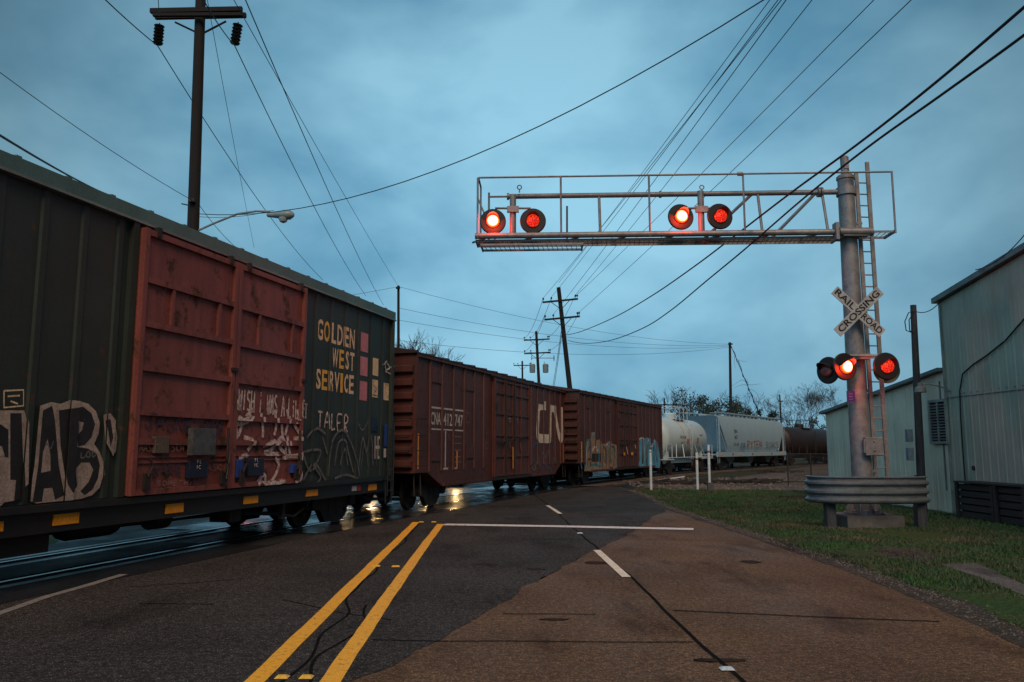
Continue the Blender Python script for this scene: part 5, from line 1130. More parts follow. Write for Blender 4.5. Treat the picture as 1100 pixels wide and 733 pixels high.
# ================================================================== POLES AND WIRES
def wire(a, b, sag, r, label, group=None, cat='overhead wire', k=18):
    a, b = Vector(a), Vector(b); pts = []
    for i in range(k + 1):
        t = i / k; p = a.lerp(b, t); p.z -= sag * 4 * t * (1 - t); pts.append(p)
    mb = MB(); o0 = a; mb.tube([p - o0 for p in pts], r, 5); o = mb.build('overhead_wire', M['wire'], None, loc=o0); tag(o, label, cat, group); return o
def pin(mb, x, y, z):
    mb.tube([(x, y, z), (x, y, z + .16)], .018, 5); mb.lathe([(.03, 0), (.065, .02), (.05, .07), (.07, .09), (.03, .15)], o=(x, y, z + .12), n=8)
# big left pole
LP = at(204.5, 236, 24.0); LT = at(216, -30, 24.0)
lpole = empty('utility_pole', (LP.x, LP.y, 0), 0, 'tall dark timber pole with double crossarm behind the green boxcar, carrying a street lamp', 'utility pole', 'utility poles')
def lq(px, py, Y=24.0): v = at(px, py, Y); return Vector((v.x - LP.x, v.y - LP.y, v.z))
mb = MB(); b0 = lq(201, 480); t0 = lq(217, -45); b0.z = 0; mb.tube([b0, b0.lerp(t0, .5), t0], [.20, .175, .15], 14); mb.build('pole', M['timber'], lpole, True)
arm = MB(); a, b = lq(164, 15), lq(262, 13); 
for dy in (-.16, .2): arm.beam(a + Vector((0, dy, 0)), b + Vector((.0, dy, 0)), .12, .14)
a2, b2 = lq(169, 20), lq(265, 19.5); arm.beam(a2 + Vector((0, -.3, -.05)), b2 + Vector((0, -.3, -.05)), .1, .1); arm.build('crossarm', M['timber'], lpole)
mb = MB()
for (q0, q1) in (((188, 24), (211, 35)), ((243, 23), (218, 36))): mb.beam(lq(*q0), lq(*q1), .04, .05)
mb.build('arm_brace', M['timber'], lpole)
for (px0, py0, px1, py1) in ((171.5, 25, 169.5, 48), (256, 24, 252, 48)):
    p0, p1 = lq(px0, py0), lq(px1, py1); mb = MB(); mb.tube([p0, p1], .02, 6); d = p1 - p0; q = d.to_track_quat('Z', 'Y').to_matrix().to_4x4()
    for k in range(6): mb.lathe([(.04, 0), (.16, .03), (.13, .07), (.04, .08)], n=14, mtx=Matrix.Translation(p0 + d * (.10 + k * .155)) @ q)
    mb.build('insulator_string', M['insul'], lpole, True)
mb = MB(); pp = [lq(*q) for q in ((208, 250), (230, 240), (255, 230), (275, 227), (290, 227.5))]; mb.tube(pp, .035, 8); ar = mb.build('lamp_arm', M['lampgrey'], lpole, True)
mb = MB(); c0 = lq(301, 231); prof = [(.01, -.42), (.07, -.38), (.10, -.1), (.15, .1), (.15, .3), (.06, .42), (.01, .43)]
mb.lathe(prof, o=c0, ax='x', n=18); mb.build('lamp_head', M['lampgrey'], ar, True)
mb = MB(); mb.lathe([(.01, -.12), (.10, -.08), (.14, 0), (.14, .05)], o=c0 + Vector((.1, 0, -.14)), n=18); mb.build('lamp_glass', M['glass'], ar, True)
mb = MB(); mb.box(.02, .0 + .2, -.3, -.1, lq(214, 218).z - .05, lq(214, 218).z + .05); mb.tube([lq(195, 219) , lq(204, 221)], .02, 6); mb.build('pole_bracket', M['black'], lpole)

# leaning and distant poles
def far_pole(px0, py0, px1, Y, arms, label, thick=.15, trans=False, ins=True, half=1.22, m='timber', base_z=0.0, group='utility poles'):
    top = at(px0, py0, Y); bb = at(px1, 470, Y); k = (top.z - 0) / (top.z - bb.z); base = top + (bb - top) * k
    o = empty('utility_pole', (base.x, base.y, 0), 0, label, 'utility pole', group); T = top - Vector((base.x, base.y, 0)); mb = MB(); mb.tube([(0, 0, -.1), T * .5, T], [thick * 1.2, thick, thick * .8], 10); mb.build('pole', M[m], o, True)
    for (f, hw) in arms:
        c = T * f; lean = T.x / max(T.z, 1); ux = Vector((1, .0, -lean * .95)).normalized(); mb = MB(); mb.beam(c - ux * hw + Vector((0, -.17, 0)), c + ux * hw + Vector((0, -.17, 0)), .1, .12)
        if ins:
            for t in (-.96, -.5, .5 if hw < .9 else .86, .96): q = c + ux * hw * t; pin(mb, q.x, q.y - .17, q.z + .05)
        mb.build('crossarm', M[m], o)
        if hw > .8:
            mb = MB()
            for sg in (-1, 1): mb.beam(c + ux * hw * .55 * sg + Vector((0, -.25, -.03)), c - T.normalized() * .62 + Vector((0, -.25, 0)), .03, .04)
            mb.build('arm_brace', M[m], o)
    if trans:
        for sx in (-.62, .62):
            mb = MB(); z = T.z * .845 - 1.55; mb.lathe([(.05, z - .45), (.26, z - .42), (.28, z + .3), (.2, z + .4), (.05, z + .42)], o=(sx + T.x * .6, -.1, 0), n=16); mb.tube([(sx + T.x * .6 - .12, -.1, z + .38), (sx + T.x * .6 - .12, -.1, z + .62)], .03, 6); mb.build('transformer', M['xfmr'], o, True)
        mb = MB(); z = T.z * .845 - .6; mb.beam((-1.05, -.1, z), (1.05, -.1, z), .04, .05); mb.tube([(-1.05, -.1, z - .2), (-1.05, -.1, z + .25)], .03, 6); mb.tube([(1.05, -.1, z - .25), (1.05, -.1, z + .25)], .04, 6); mb.build('fuse_bar', M[m], o)
    return o, base, T
f1 = at(600, 309, 55); 
pm, pmb, pmT = far_pole(600, 309, 618, 55, ((.925, 1.22), (.83, 1.22)), 'leaning timber pole with two crossarms, largest of the poles over the boxcars', .17)
ps, psb, psT = far_pole(576, 356, 582, 76, ((.935, 1.22), (.835, 1.25)), 'double crossarm pole carrying two blue grey transformers, left of the leaning pole', .15, trans=True)
far_pole(561, 388, 562, 106, ((.955, 1.15),), 'farthest small pole with one crossarm, tip showing above the boxcar roof', .14)
far_pole(428, 307, 428, 47, ((.985, .12),), 'plain slim pole at the end of the green boxcar roof', .09, ins=False)
far_pole(784, 368, 785.5, 71, ((.985, .2),), 'plain dark pole above the bushes behind the hopper car', .13, ins=False)
far_pole(837.5, 424, 840, 100, ((.9, .3),), 'small pole with a grey can beside the bare tree', .11, ins=False)
far_pole(713.5, 428, 714, 85, ((.9, 1.9),), 'short pole with wide crossarm just right of the last brown boxcar', .10, ins=False)
# grey pole by the building
gp, gpb, gpT = far_pole(981, 328, 987.5, 22.3, (), 'grey weathered timber pole with meter boxes in front of the low metal building', .10, m='greywood')
mb = MB()
for (px, py) in ((979.5, 468), (980.5, 488)):
    v = at(px, py, 22.1); mb.box(v.x - gpb.x - .09, v.x - gpb.x + .06, -.16, -.0, v.z - .17, v.z + .17)
mb.build('meter_box', M['box'], gp, bevel=.01)
v = at(976, 336, 22.2) - Vector((gpb.x, gpb.y, 0)); mb = MB(); mb.tube([v + Vector((.16, 0, .05)), v + Vector((0, 0, 0)), v + Vector((-.12, 0, -.25)), v + Vector((-.1, 0, -.5)), v + Vector((.03, 0, -.55))], .014, 6); mb.tube([v + Vector((.16, 0, .03)), v + Vector((.0, 0, -.2)), v + Vector((.0, 0, -.5)), v + Vector((.1, 0, -.6))], .014, 6); mb.build('drop_wires', M['wire'], gp)
mb = MB(); mb.tube([at(1001, 537, 22.6) - Vector((gpb.x, gpb.y, 0)), at(1010, 538, 22.3) - Vector((gpb.x, gpb.y, 0)), at(1018, 549, 22) - Vector((gpb.x, gpb.y, 0))], .01, 6)

# wires of the leaning pole going overhead to the right
def over(pf, edge, r, sag, label, group='thin wires fanning up from the leaning pole', back=-8, drop=0):
    e_ = atz(edge[0], edge[1], pf.z + .25 - drop); d = (e_ - pf); d2 = d / abs(d.y); end = pf + d2 * (pf.y - back); wire(pf, end, sag, r, label, group, k=30)
def armpt(base, T, f, t, hw=1.22, up=.3): lean = T.x / T.z; ux = Vector((1, 0, -lean * .95)).normalized(); return Vector((base.x, base.y, 0)) + T * f + ux * hw * t + Vector((0, -.17, up))
W1 = 'thin wires fanning up from the leaning pole'
for i, (f, t, ed) in enumerate(((1.0, 0, (818, 0)), (.925, -.5, (826, 0)), (.925, -.96, (829, 0)), (.83, -.5, (834, 0)), (.925, .86, (862, 0)), (.925, .96, (926, 0)), (.83, .96, (964, 0)))):
    over(armpt(pmb, pmT, f, t), ed, .011, .30, 'thin wire of the bundle rising from the leaning pole to the upper right sky')
def wire_pts(pix, Y0, Y1, r, label):
    """measured cable: picture points with the depth running evenly from pole to the near end"""
    n = len(pix); L = [0]
    for a, b in zip(pix, pix[1:]): L.append(L[-1] + math.hypot(b[0] - a[0], b[1] - a[1]))
    pts = [at(p[0], p[1], 1 / ((1 - l / L[-1]) / Y0 + (l / L[-1]) / Y1)) for p, l in zip(pix, L)]; P = catmull(pts, 6); o0 = P[0].copy()
    mb = MB(); mb.tube([p - o0 for p in P], r, 6); tag(mb.build('overhead_wire', M['wire'], None, True, loc=o0), label, 'overhead wire')
wire_pts([(609, 360), (625, 356), (660, 341), (700, 318), (745, 287), (790, 253), (850, 207), (920, 156), (1000, 93), (1100, 8), (1290, -160)], 54.8, 6.5, .020, 'thick black cable rising to the top right corner, upper of the two')
wire_pts([(610, 366), (628, 369), (655, 366), (690, 353), (720, 334), (760, 301), (800, 268), (860, 216), (930, 160), (1010, 103), (1100, 38), (1290, -105)], 54.8, 6.5, .018, 'thick sagging black cable just below the thickest one at upper right')
# wires from leaning pole down to the second pole and beyond
for (f, t) in ((.925, -.96), (.925, .86), (.83, -.96), (.83, .96), (.925, -.5)):
    wire(armpt(pmb, pmT, f, t), armpt(psb, psT, f, t), .5, .014, 'thin wire between the leaning pole and the transformer pole', 'wires between the two double crossarm poles')
for t in (0, 1):
    wire(Vector((pmb.x - .15, pmb.y, 0)) + pmT * (.76 - t * .02), Vector((psb.x + 1.2, psb.y + 20, 5.5 - t)), .5, .02, 'cable dropping left behind the boxcar from the leaning pole', 'dropping cables left of the leaning pole')
# cross wires between slim pole and plain dark pole
pL = at(428, 308, 47); pR = at(784, 369, 71)
for i, (a_, b_) in enumerate((((428, 308), (784, 370)), ((428, 331), (784, 371)), ((428, 344), (784, 372)), ((428, 366), (784, 373)))):
    wire(at(*a_, 47), at(*b_, 71), .75, .010, 'faint wire crossing the sky low between two plain poles', 'faint wires between the plain poles')
wire(at(428, 308, 47), at(250, 330, 47), .2, .010, 'faint wire leaving the slim pole to the left')
wire(at(428, 308, 47), at(250, -2, 14), .1, .008, 'thin wire from the slim pole to the top left sky')
# left pole conductors
zi = lq(169.5, 49).z; pI = at(169.5, 49.5, 24); pJ = at(252, 49, 24)
wire(pI, atz(347, 301, zi + .3), .6, .016, 'conductor running from the left insulator down to the boxcar roof line')
wire(pI, pI + (pI - atz(347, 301, zi)).normalized() * 0 + (at(100, -22, 17.5) - pI) * 2.2, .2, .016, 'conductor leaving the left insulator to the top left corner')
wire(pJ, atz(393, 318, lq(252, 49).z), .5, .016, 'conductor running from the right insulator down to the boxcar roof')
wire(pJ, at(212, -12, 18), .1, .016, 'short conductor above the right insulator')
wire(at(262, -4, 16), at(412, 328, 60), .35, .013, 'wire just right of the crossarm descending to the boxcar roof')
wire(at(222, -4, 16), at(273, 266, 40), .1, .007, 'very thin wire descending past the street lamp')
wire(at(170, 0, 18), at(171, 18, 24), .0, .01, 'short jumper wire above the left end of the crossarm')
wire(at(-40, 48, 16), lq(213, 219) + Vector((LP.x, LP.y, 0)), .15, .009, 'thin wire coming from the left edge to the tall pole')
wire(lq(213, 219) + Vector((LP.x, LP.y, 0)), at(256, 268, 30), .1, .009, 'thin wire going from the tall pole down behind the roof')
wire(at(-30, 127, 10), at(108, 206, 22), .05, .020, 'thick black cable over the near end of the green boxcar')
wire(lq(214, 230) + Vector((LP.x, LP.y, 0)), at(830, -6, 13.0), 1.15, .012, 'long sagging cable from the street lamp across the whole sky')
wire(lq(214, 233) + Vector((LP.x, LP.y, 0)), lq(294, 226) + Vector((LP.x, LP.y, 0)), .1, .008, 'short wire beside the street lamp arm')
# service drop to the tall building
wire(at(982, 334, 22.3), at(1010, 324, 21.5), .15, .012, 'service wire from the grey pole to the building corner')
wire(at(1048, 290, 19.5), at(1120, 225, 16), .25, .012, 'service wire rising off the building roof to the right')
# vine covered guy wire
g0 = at(785, 371, 71); g1 = at(836, 470, 100)
gw = empty('guy_wire', (g1.x, g1.y, 0), 0, 'leaning guy wire overgrown with bare vines right of the plain pole', 'guy wire')
rn = random.Random(4); mb = MB(); a = g0 - Vector((g1.x, g1.y, 0)); b = Vector((0, 0, 0)); mb.tube([a, b], .03, 6); mb.build('strand', M['wire'], gw)
mb = MB()
for k in range(26):
    t = .05 + .9 * (rn.random() ** .8); p = a.lerp(b, t); pts = [p]
    d = Vector((rn.uniform(-1, 1), rn.uniform(-1, 1), rn.uniform(-.6, .9))) * (.2 + .5 * t)
    for j in range(5): d += Vector((rn.uniform(-.3, .3), rn.uniform(-.3, .3), rn.uniform(-.3, .15))); pts.append(pts[-1] + d * .5)
    mb.tube(pts, [.018, .016, .014, .012, .010, .008], 4)
for k in range(10):
    t0 = k / 10; mb.tube([a.lerp(b, t0) + Vector((rn.uniform(-.1, .1), 0, 0)), a.lerp(b, t0 + .05) + Vector((.1, .05, 0)), a.lerp(b, t0 + .11) + Vector((-.08, 0, 0))], .02 + .07 * t0, 5)
mb.build('vines', M['bark'], gw)

# ================================================================== WHITE BOLLARDS, DEBRIS, FENCE
for k, (px, t, lab) in enumerate(((699.5, 483.5, 'left white marker post standing alone on the grass edge in front of the graffiti boxcar'), (749.5, 486.5, 'shorter white marker post with a red band, left of the right-hand pair'), (762.5, 478.5, 'tallest white marker post, right of the close pair, with a grey foot'))):
    b_ = gd(px, 527); r_ = empty('marker_post', (b_.x, b_.y, 0), 0, lab, 'marker post', 'white marker posts by the track'); h_ = at(px, t, b_.y).z
    mb = MB(); mb.lathe([(.055, -.05), (.055, h_ - .03), (.045, h_), (.01, h_ + .01)], n=14); mb.build('post', M['white'], r_, True)
    if k: mb = MB(); mb.lathe([(.058, h_ - .30), (.058, h_ - .22)], n=14); mb.build('red_band', M['graf_red'], r_, True)
    else: mb = MB(); mb.lathe([(.058, h_ - .10), (.058, h_ - .06)], n=14); mb.build('red_band', M['graf_red'], r_, True)
    if k == 2: mb = MB(); mb.box(-.09, .12, -.1, .1, 0, .32); mb.build('foot', M['greyplate'], r_)
# broken white plank and timber debris
d_ = gd(722, 517); mb = MB()
mb.beam((-.75, -.1, .05), (.75, .5, .22), .12, .05); o = mb.build('broken_plank', M['white'], None, loc=(d_.x, d_.y, 0)); tag(o, 'broken white plank lying on dark rubble beside the track', 'plank')
def debris(px, py, n, rad, label, m=M['ties'], L=(0.6, 2)):
    c = gd(px, py); rn = random.Random(px); mb = MB()
    for k in range(n):
        x, y = rn.gauss(0, rad), rn.gauss(0, rad * .5); a_ = rn.uniform(-.5, .5) + rn.choice((0, 0, 1.2)); l_ = rn.uniform(*L); z = rn.uniform(.04, .16); w = rn.uniform(.05, .14)
        mb.beam((x - math.cos(a_) * l_ / 2, y - math.sin(a_) * l_ / 2, z), (x + math.cos(a_) * l_ / 2, y + math.sin(a_) * l_ / 2, z + rn.uniform(-.06, .12)), w, w * .8)
    o = mb.build('timber_debris', m, None, loc=(c.x, c.y, 0)); tag(o, label, 'debris')
debris(727, 520, 16, .8, 'dark heap of broken ties behind the marker posts near the white tank car'); debris(800, 519, 26, 1.3, 'scattered dark timber and branches on the gravel below the hopper car'); debris(838, 508, 10, .8, 'few dark sticks on the gravel beside the wire fence')
mb = MB(); mb.beam((-.9, 0, .06), (.9, .1, .06), .12, .1); c = gd(866, 536); o = mb.build('timber_beam', M['ties'], None, loc=(c.x, c.y, 0)); tag(o, 'single dark timber lying in the grass left of the guard rail', 'timber')
# chain link fence with dead brush
fx0 = at(846, 500, 38); fx1 = Vector((16.5, 36.5, 0)); fb = empty('wire_fence', (fx0.x, 38, 0), 0, 'dark chain link fence panel beside the low building', 'fence')
mb = MB(); L_ = (fx1 - Vector((fx0.x, 38, 0))); nL = 4
for k in range(nL + 1): p = L_ * (k / nL); mb.tube([(p.x, p.y, 0), (p.x, p.y, 1.5)], .035, 6)
mb.tube([(0, 0, 1.45), (L_.x, L_.y, 1.45)], .022, 6); mb.build('fence_frame', M['black'], fb)
mb = MB(); k = 60
for i in range(k):
    for sg in (-1, 1):
        a = L_ * (i / k); b_ = L_ * min(1, max(0, (i + sg * 12) / k)); hh = 1.4 * abs(min(1, max(0, (i + sg * 12) / k)) - i / k) / (12 / k); mb.tube([(a.x, a.y, .03), (b_.x, b_.y, .03 + hh)], .005, 3, False)
mb.build('fence_mesh', M['black'], fb)

# ================================================================== TREES
def grow(mb, p, d, L, r, depth, rn, spread=.5, taper=.72, up=.1, tips=None, kids=(2, 3)):
    n = 3; pts = [p]; rs = [r]; q = p.copy(); dd = d.copy()
    for i in range(n):
        dd = (dd + Vector((rn.gauss(0, .16), rn.gauss(0, .16), rn.gauss(up * .4, .10)))).normalized(); q = q + dd * L / n; pts.append(q.copy()); rs.append(max(.011, r * (1 - (1 - taper) * (i + 1) / n)))
    mb.tube(pts, rs, 5 if depth > 2 else 3, False)
    if tips is not None and depth <= 2: tips.append((q.copy(), dd.copy()))
    if depth <= 0: return
    for k in range(rn.randint(*kids)):
        a = rn.uniform(0, 2 * math.pi); u = Vector((math.cos(a), math.sin(a), 0)); nd = (dd + (u - dd * u.dot(dd)) * spread * rn.uniform(.6, 1.4) + Vector((0, 0, up))).normalized()
        o = pts[rn.choice((2, 3, 3))]; grow(mb, o, nd, L * rn.uniform(.62, .85), rs[-1] * rn.uniform(.6, .8), depth - 1, rn, spread, taper, up, tips, kids)
def bare_tree(px, Y, ytop, label, seed, spread=.55, trunk=.2, kids=(2, 3), depth=5, zt=None, group='bare winter trees'):
    rn = random.Random(seed); H = at(px, ytop, Y).z; x = (px - CX) / F * Y * 1.0; o = empty('bare_tree', (at(px, 440, Y).x, Y, 0), rn.uniform(0, 6), label, 'tree', group)
    cr_ = MB(); tr = MB(); L0 = H * .26; tr.tube([(0, 0, -.1), (rn.uniform(-.1, .1), 0, L0 * .5), (rn.uniform(-.15, .15), 0, L0)], [trunk * 1.3, trunk, trunk * .9], 8); tr.build('trunk', M['bark'], o, True)
    for k in range(4):
        a = k * 1.57 + rn.uniform(-.4, .4); grow(cr_, Vector((0, 0, L0 * .97)), Vector((math.cos(a) * spread, math.sin(a) * spread, 1)).normalized(), H * .25, trunk * .62, depth, rn, spread, up=.12, kids=kids)
    zmax = max(v[2] for v in cr_.v); sc_ = H / zmax; cr_.v = [(v[0], v[1], (v[2] - L0) * (H - L0) / (zmax - L0) + L0) for v in cr_.v]
    cr_.build('crown', M['bark'], o); return o
def leafy(px, Y, ytop, w, label, seed, n=2600, m='leafdark', depth_bottom=.2):
    rn = random.Random(seed); base = at(px, 440, Y); H = at(px, ytop, Y).z; o = empty('evergreen_tree', (base.x, Y, 0), 0, label, 'tree', 'dark evergreen trees behind the train')
    tr = MB(); tr.tube([(0, 0, -.1), (.1, 0, H * .4), (0, .1, H * .75)], [.2, .14, .05], 7)
    lob = [(Vector((rn.uniform(-w, w) * .8, rn.uniform(-w, w) * .6, H * rn.uniform(.35, .86))), rn.uniform(.25, .5) * w) for k in range(14)]
    for c, _ in lob: tr.tube([(0, 0, H * .3), (c * .6 + Vector((0, 0, H * .12))), c], [.07, .05, .02], 4)
    tr.build('trunk', M['bark'], o, True); lf = MB()
    for k in range(n):
        c, rr_ = rn.choice(lob); v = Vector((rn.gauss(0, 1), rn.gauss(0, 1), rn.gauss(0, 1))).normalized() * rr_ * (rn.random() ** .4) * rn.uniform(.7, 1.25); p = c + v
        if p.z > H: p.z = H - rn.random() * .4
        s = rn.uniform(.06, .16); u = Vector((rn.gauss(0, 1), rn.gauss(0, 1), rn.gauss(0, 1))).normalized(); t = u.orthogonal().normalized()
        lf.add([p - u * s, p + t * s * .6, p + u * s, p - t * s * .6], [(0, 1, 2, 3)])
    lf.build('crown', M[m], o); return o
bare_tree(455, 62, 350, 'small bare treetop peeking over the brown boxcar roof', 3, .28, depth=5)
bare_tree(434, 66, 360, 'tiny bare treetop beside the slim pole', 31, depth=4)
leafy(742, 84, 413, 2.0, 'ivy covered tree above the white tank car, leftmost dark crown', 5, 2200)
bare_tree(727, 88, 412, 'thin bare tree beside the ivy covered tree', 8, .5)
bare_tree(756, 90, 418, 'bare twiggy tree between the two dark evergreens', 12, .5)
leafy(779, 78, 422, 2.5, 'broad dark evergreen behind the plain pole', 6, 3200)
leafy(795, 95, 428, 1.6, 'rounded dark evergreen right of the plain pole', 16, 1600)
leafy(820, 98, 434, 1.5, 'low dark bush at the foot of the leaning guy wire', 26, 1500, depth_bottom=0)
bare_tree(812, 100, 420, 'bare branches growing through the leaning guy wire', 14, .5)
bare_tree(862, 115, 409, 'wide bare tree left of the signal mast', 20, .75, .13, kids=(2, 3), depth=6)
bare_tree(893, 112, 408, 'bare tree directly behind the signal mast', 22, .7, .13, depth=6)
bare_tree(848, 120, 430, 'smaller bare tree behind the dark tank cars', 28, .6)
leafy(872, 118, 444, 2.2, 'dark scrub behind the dark tank cars', 33, 1600)
leafy(905, 116, 446, 2.0, 'dark scrub half hidden by the low metal building', 34, 1500)
# a distant wood all round the horizon
mb = MB(); rn = random.Random(9)
for k in range(9000):
    a = rn.uniform(-1.25, 1.25); D = rn.uniform(210, 250); hgt = 3.4 + 2.2 * mn.noise(Vector((a * 14, 0, 0))) + 1.2 * mn.noise(Vector((a * 50, 3, 0)))
    p = Vector((math.sin(a) * D, math.cos(a) * D, rn.random() ** .7 * hgt)); s = rn.uniform(.3, .9); u = Vector((rn.gauss(0, 1), rn.gauss(0, 1), rn.gauss(0, 1))).normalized(); t = u.orthogonal().normalized(); mb.add([p - u * s, p + t * s * .7, p + u * s, p - t * s * .7], [(0, 1, 2, 3)])
tag(mb.build('distant_woods', M['leafbrown'], None), 'dark far-off woods along the horizon behind the train', 'woods', kind='stuff')

# ================================================================== GRASS AND STONES
def inside(x, y):
    pts = sorted(((p.y, p.x) for p in edge[1:])); y0 = max(min(y, pts[-1][0]), pts[0][0])
    for (ya, xa), (yb, xb) in zip(pts, pts[1:]):
        if ya <= y0 <= yb: ex = xa + (xb - xa) * (y0 - ya) / max(1e-6, yb - ya); break
    return x > ex + .26 + .18 * mn.noise(Vector((x * 1.5, y * 1.5, 0)))
rn = random.Random(11); vs = []; fs = []
def in_poly(x, y, P):
    c = False; j = len(P) - 1
    for i in range(len(P)):
        if (P[i].y > y) != (P[j].y > y) and x < (P[j].x - P[i].x) * (y - P[i].y) / (P[j].y - P[i].y) + P[i].x: c = not c
        j = i
    return c
cnt = 0
while cnt < 150000:
    y = 5 + 30 * rn.random() ** 1.35; x = rn.uniform(4.6, 11.5)
    if x > 11.5 or not inside(x, y) or (y > 33.5 and x > 6.5): cnt += .2; continue
    if in_poly(x, y, pa) or (in_poly(x, y, ga) and rn.random() < .85): continue
    dn = mn.noise(Vector((x * .7, y * .7, 9)))
    if rn.random() > .80 + dn * 1.3: cnt += .3; continue
    cnt += 1; h_ = rn.uniform(.02, .065) * (1 + .5 * dn) * (1.0 if y < 20 else 1.3); a = rn.uniform(0, 6.28); w = rn.uniform(.004, .008) * (1 + y * .04); lx, ly = rn.gauss(0, .5) * h_, rn.gauss(0, .5) * h_; o = len(vs)
    vs += [(x - math.cos(a) * w, y - math.sin(a) * w, .004), (x + math.cos(a) * w, y + math.sin(a) * w, .004), (x + lx, y + ly, h_)]; fs.append((o, o + 1, o + 2))
me = bpy.data.meshes.new('grass'); me.from_pydata(vs, [], fs)
gm, n_, l_, b_ = newmat('grass_blades'); t_ = n_.new('ShaderNodeTexCoord'); nz_ = n_.new('ShaderNodeTexNoise'); nz_.inputs['Scale'].default_value = .8; nz_.inputs['Detail'].default_value = 8; l_.new(t_.outputs['Object'], nz_.inputs['Vector'])
rp_ = ramp(n_, [(.34, (.036, .098, .022)), (.48, (.032, .070, .020)), (.56, (.060, .070, .028)), (.68, (.12, .092, .05))]); l_.new(nz_.outputs[0], rp_.inputs[0]); l_.new(rp_.outputs[0], b_.inputs['Base Color']); b_.inputs['Roughness'].default_value = .7
me.materials.append(gm); o = bpy.data.objects.new('grass', me); col.objects.link(o); tag(o, 'short green and browning grass on the verge by the signal', 'grass', kind='stuff')
# pebbles along the road edge and on the yard
mb = MB()
for k in range(4200):
    if k < 2600:
        y = 6 + 28 * rn.random(); pts = sorted(((p.y, p.x) for p in edge[1:])); ex = pts[-1][1]
        for (ya, xa), (yb, xb) in zip(pts, pts[1:]):
            if ya <= y <= yb: ex = xa + (xb - xa) * (y - ya) / max(1e-6, yb - ya); break
        x = ex + rn.gauss(.16, .12); s = rn.uniform(.006, .022)
    elif k < 2900: q = rn.choice(ga).lerp(rn.choice(ga), rn.random()); x, y = q.x, q.y; s = rn.uniform(.01, .025)
    else: x = rn.uniform(5.5, 18); y = rn.uniform(34, 48); s = rn.uniform(.03, .09)
    vv = [Vector((rn.gauss(0, 1), rn.gauss(0, 1), rn.gauss(0, 1))).normalized() for _ in range(4)]
    mb.add([(x + s, y, .0), (x - s * .6, y + s * .8, .0), (x - s * .6, y - s * .8, .0), (x + rn.uniform(-.3, .3) * s, y, s * .9), (x, y, -.01)], [(0, 1, 3), (1, 2, 3), (2, 0, 3), (1, 0, 4), (2, 1, 4), (0, 2, 4)])
tag(mb.build('pebbles', mat('pebble', (.20, .17, .15), (.08, .07, .06), scale=1.7, rough=.9, amt=(.35, .65)), None), 'loose pebbles along the road edge and yard', 'gravel', kind='stuff')

# raised road markers
def marker(px, py, m, label, group, w=.10, d=.06, rz=0):
    c = gd(px, py); mb = MB(); mb.add([(-w / 2, -d / 2, .009), (w / 2, -d / 2, .009), (w / 2, d / 2, .009), (-w / 2, d / 2, .009), (-w * .32, -d * .15, .026), (w * .32, -d * .15, .026), (w * .32, d * .15, .026), (-w * .32, d * .15, .026)], [(0, 1, 5, 4), (1, 2, 6, 5), (2, 3, 7, 6), (3, 0, 4, 7), (4, 5, 6, 7)])
    o = mb.build('pavement_marker', m, None, loc=(c.x, c.y, 0)); tag(o, label, 'road marker', group)
for px, py, lab in ((303, 729, 'left yellow road marker of the nearest pair, at the bottom of the photo'), (329, 729, 'right yellow road marker of the nearest pair, at the bottom of the photo'), (404, 609, 'left yellow road marker of the middle pair between the yellow lines'), (425, 609.5, 'right yellow road marker of the middle pair between the yellow lines'), (452.5, 561.5, 'left yellow road marker at the far end of the yellow lines'), (466, 561.5, 'right yellow road marker at the far end of the yellow lines')):
    marker(px, py, M['gold'], lab, 'yellow road markers', .10 if py > 700 else .12, .09)
marker(781, 720, M['white'], 'near white road marker beside the dark seam, bottom right', 'white road markers', .11, .09); marker(623, 573.5, M['white'], 'small white road marker just before the stop line', 'white road markers', .12, .12)

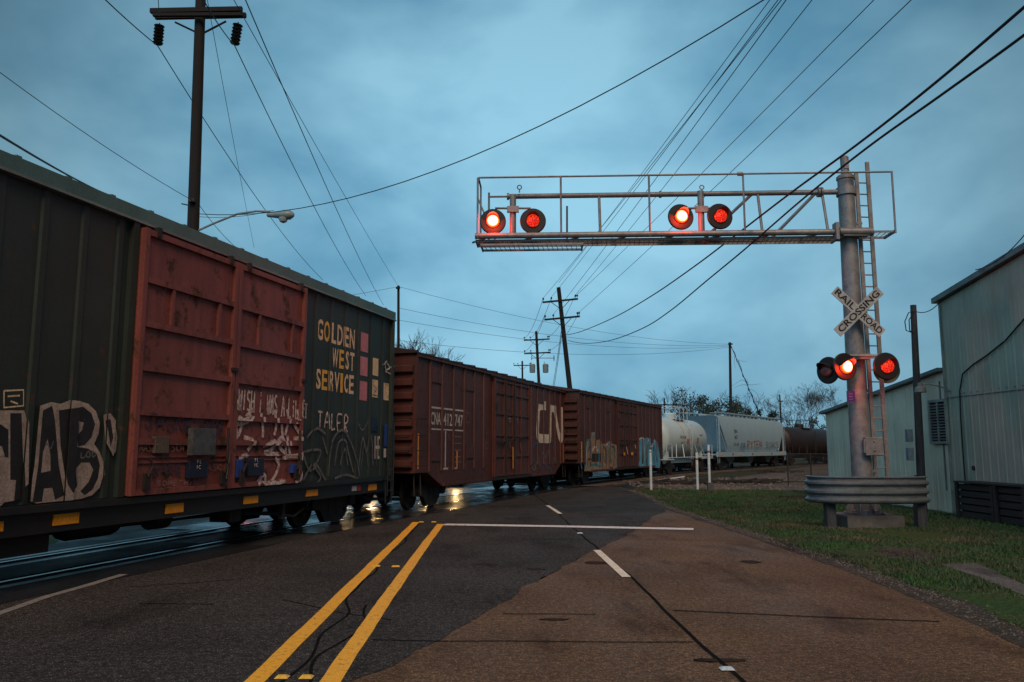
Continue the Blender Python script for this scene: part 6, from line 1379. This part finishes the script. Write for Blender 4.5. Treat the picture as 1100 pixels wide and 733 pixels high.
# ================================================================== WAITING CAR BEYOND THE TRAIN (its headlamps glint on the wet road)
def headlight_mat(s):
    return emis('headlight_on', (1.0, .62, .28), s)
CP = mat('car_paint', (.03, .035, .04), rough=.3); HL = headlight_mat(260)
wc = empty('waiting_car', (-3.1, 36.5, 0), 0, 'car with lit headlamps waiting on the wet road behind the brown boxcar', 'car')
mb = MB(); P = [(0, .32), (0, .72), (.15, .86), (1.2, .98), (1.9, 1.42), (3.3, 1.45), (4.1, 1.02), (4.6, .95), (4.65, .35)]
mb.prism(P, lambda y, z: (-.86, y, z), lambda y, z: (.86, y, z)); mb.build('body', CP, wc, bevel=.06)
mb = MB(); mb.prism([(1.16, .99), (1.86, 1.405), (1.92, 1.44), (1.2, 1.02)], lambda y, z: (-.72, y - .03, z), lambda y, z: (.72, y - .03, z)); mb.build('windscreen', M['window'], wc)
for x in (-.8, .8):
    for y in (.85, 3.7):
        mb = MB(); mb.lathe([(.1, -.1), (.32, -.1), (.33, 0), (.32, .1), (.1, .1)], o=(x, y, .33), ax='x', n=20); mb.build('wheel', M['black'], wc, True)
for x in (-.62, .62):
    mb = MB(); mb.lathe([(.02, -.05), (.06, -.04), (.085, -.02), (.09, .03)], o=(x, .0, .64), ax='y', n=16); mb.build('headlight', HL, wc, True)
c2 = copy_tree(wc); c2.location = (-7.0, 37.4, 0); c2['label'] = 'second car with lit headlamps in the outer lane behind the green boxcar end'; c2['group'] = wc['group'] = 'cars waiting beyond the train'
# far-side crossing signal whose red lamp glints on the wet road
fs_ = empty('crossing_signal', (-14.2, 46.0, 0), 0, 'short far crossing signal hidden behind the train, its red lamp glinting on wet road', 'crossing signal')
mb = MB(); mb.lathe([(.07, 0), (.07, 3.6), (.03, 3.65)], n=14); mb.build('mast', M['galv'], fs_, True); signal_lamp(fs_, (-.35, -.1, 2.3), R(-14), 1); signal_lamp(fs_, (.35, -.1, 2.3), R(-14), 0)
mb = MB(); mb.tube([(-.4, 0, 2.35), (.4, 0, 2.35)], .03, 8); mb.build('lamp_bracket', M['galv'], fs_)
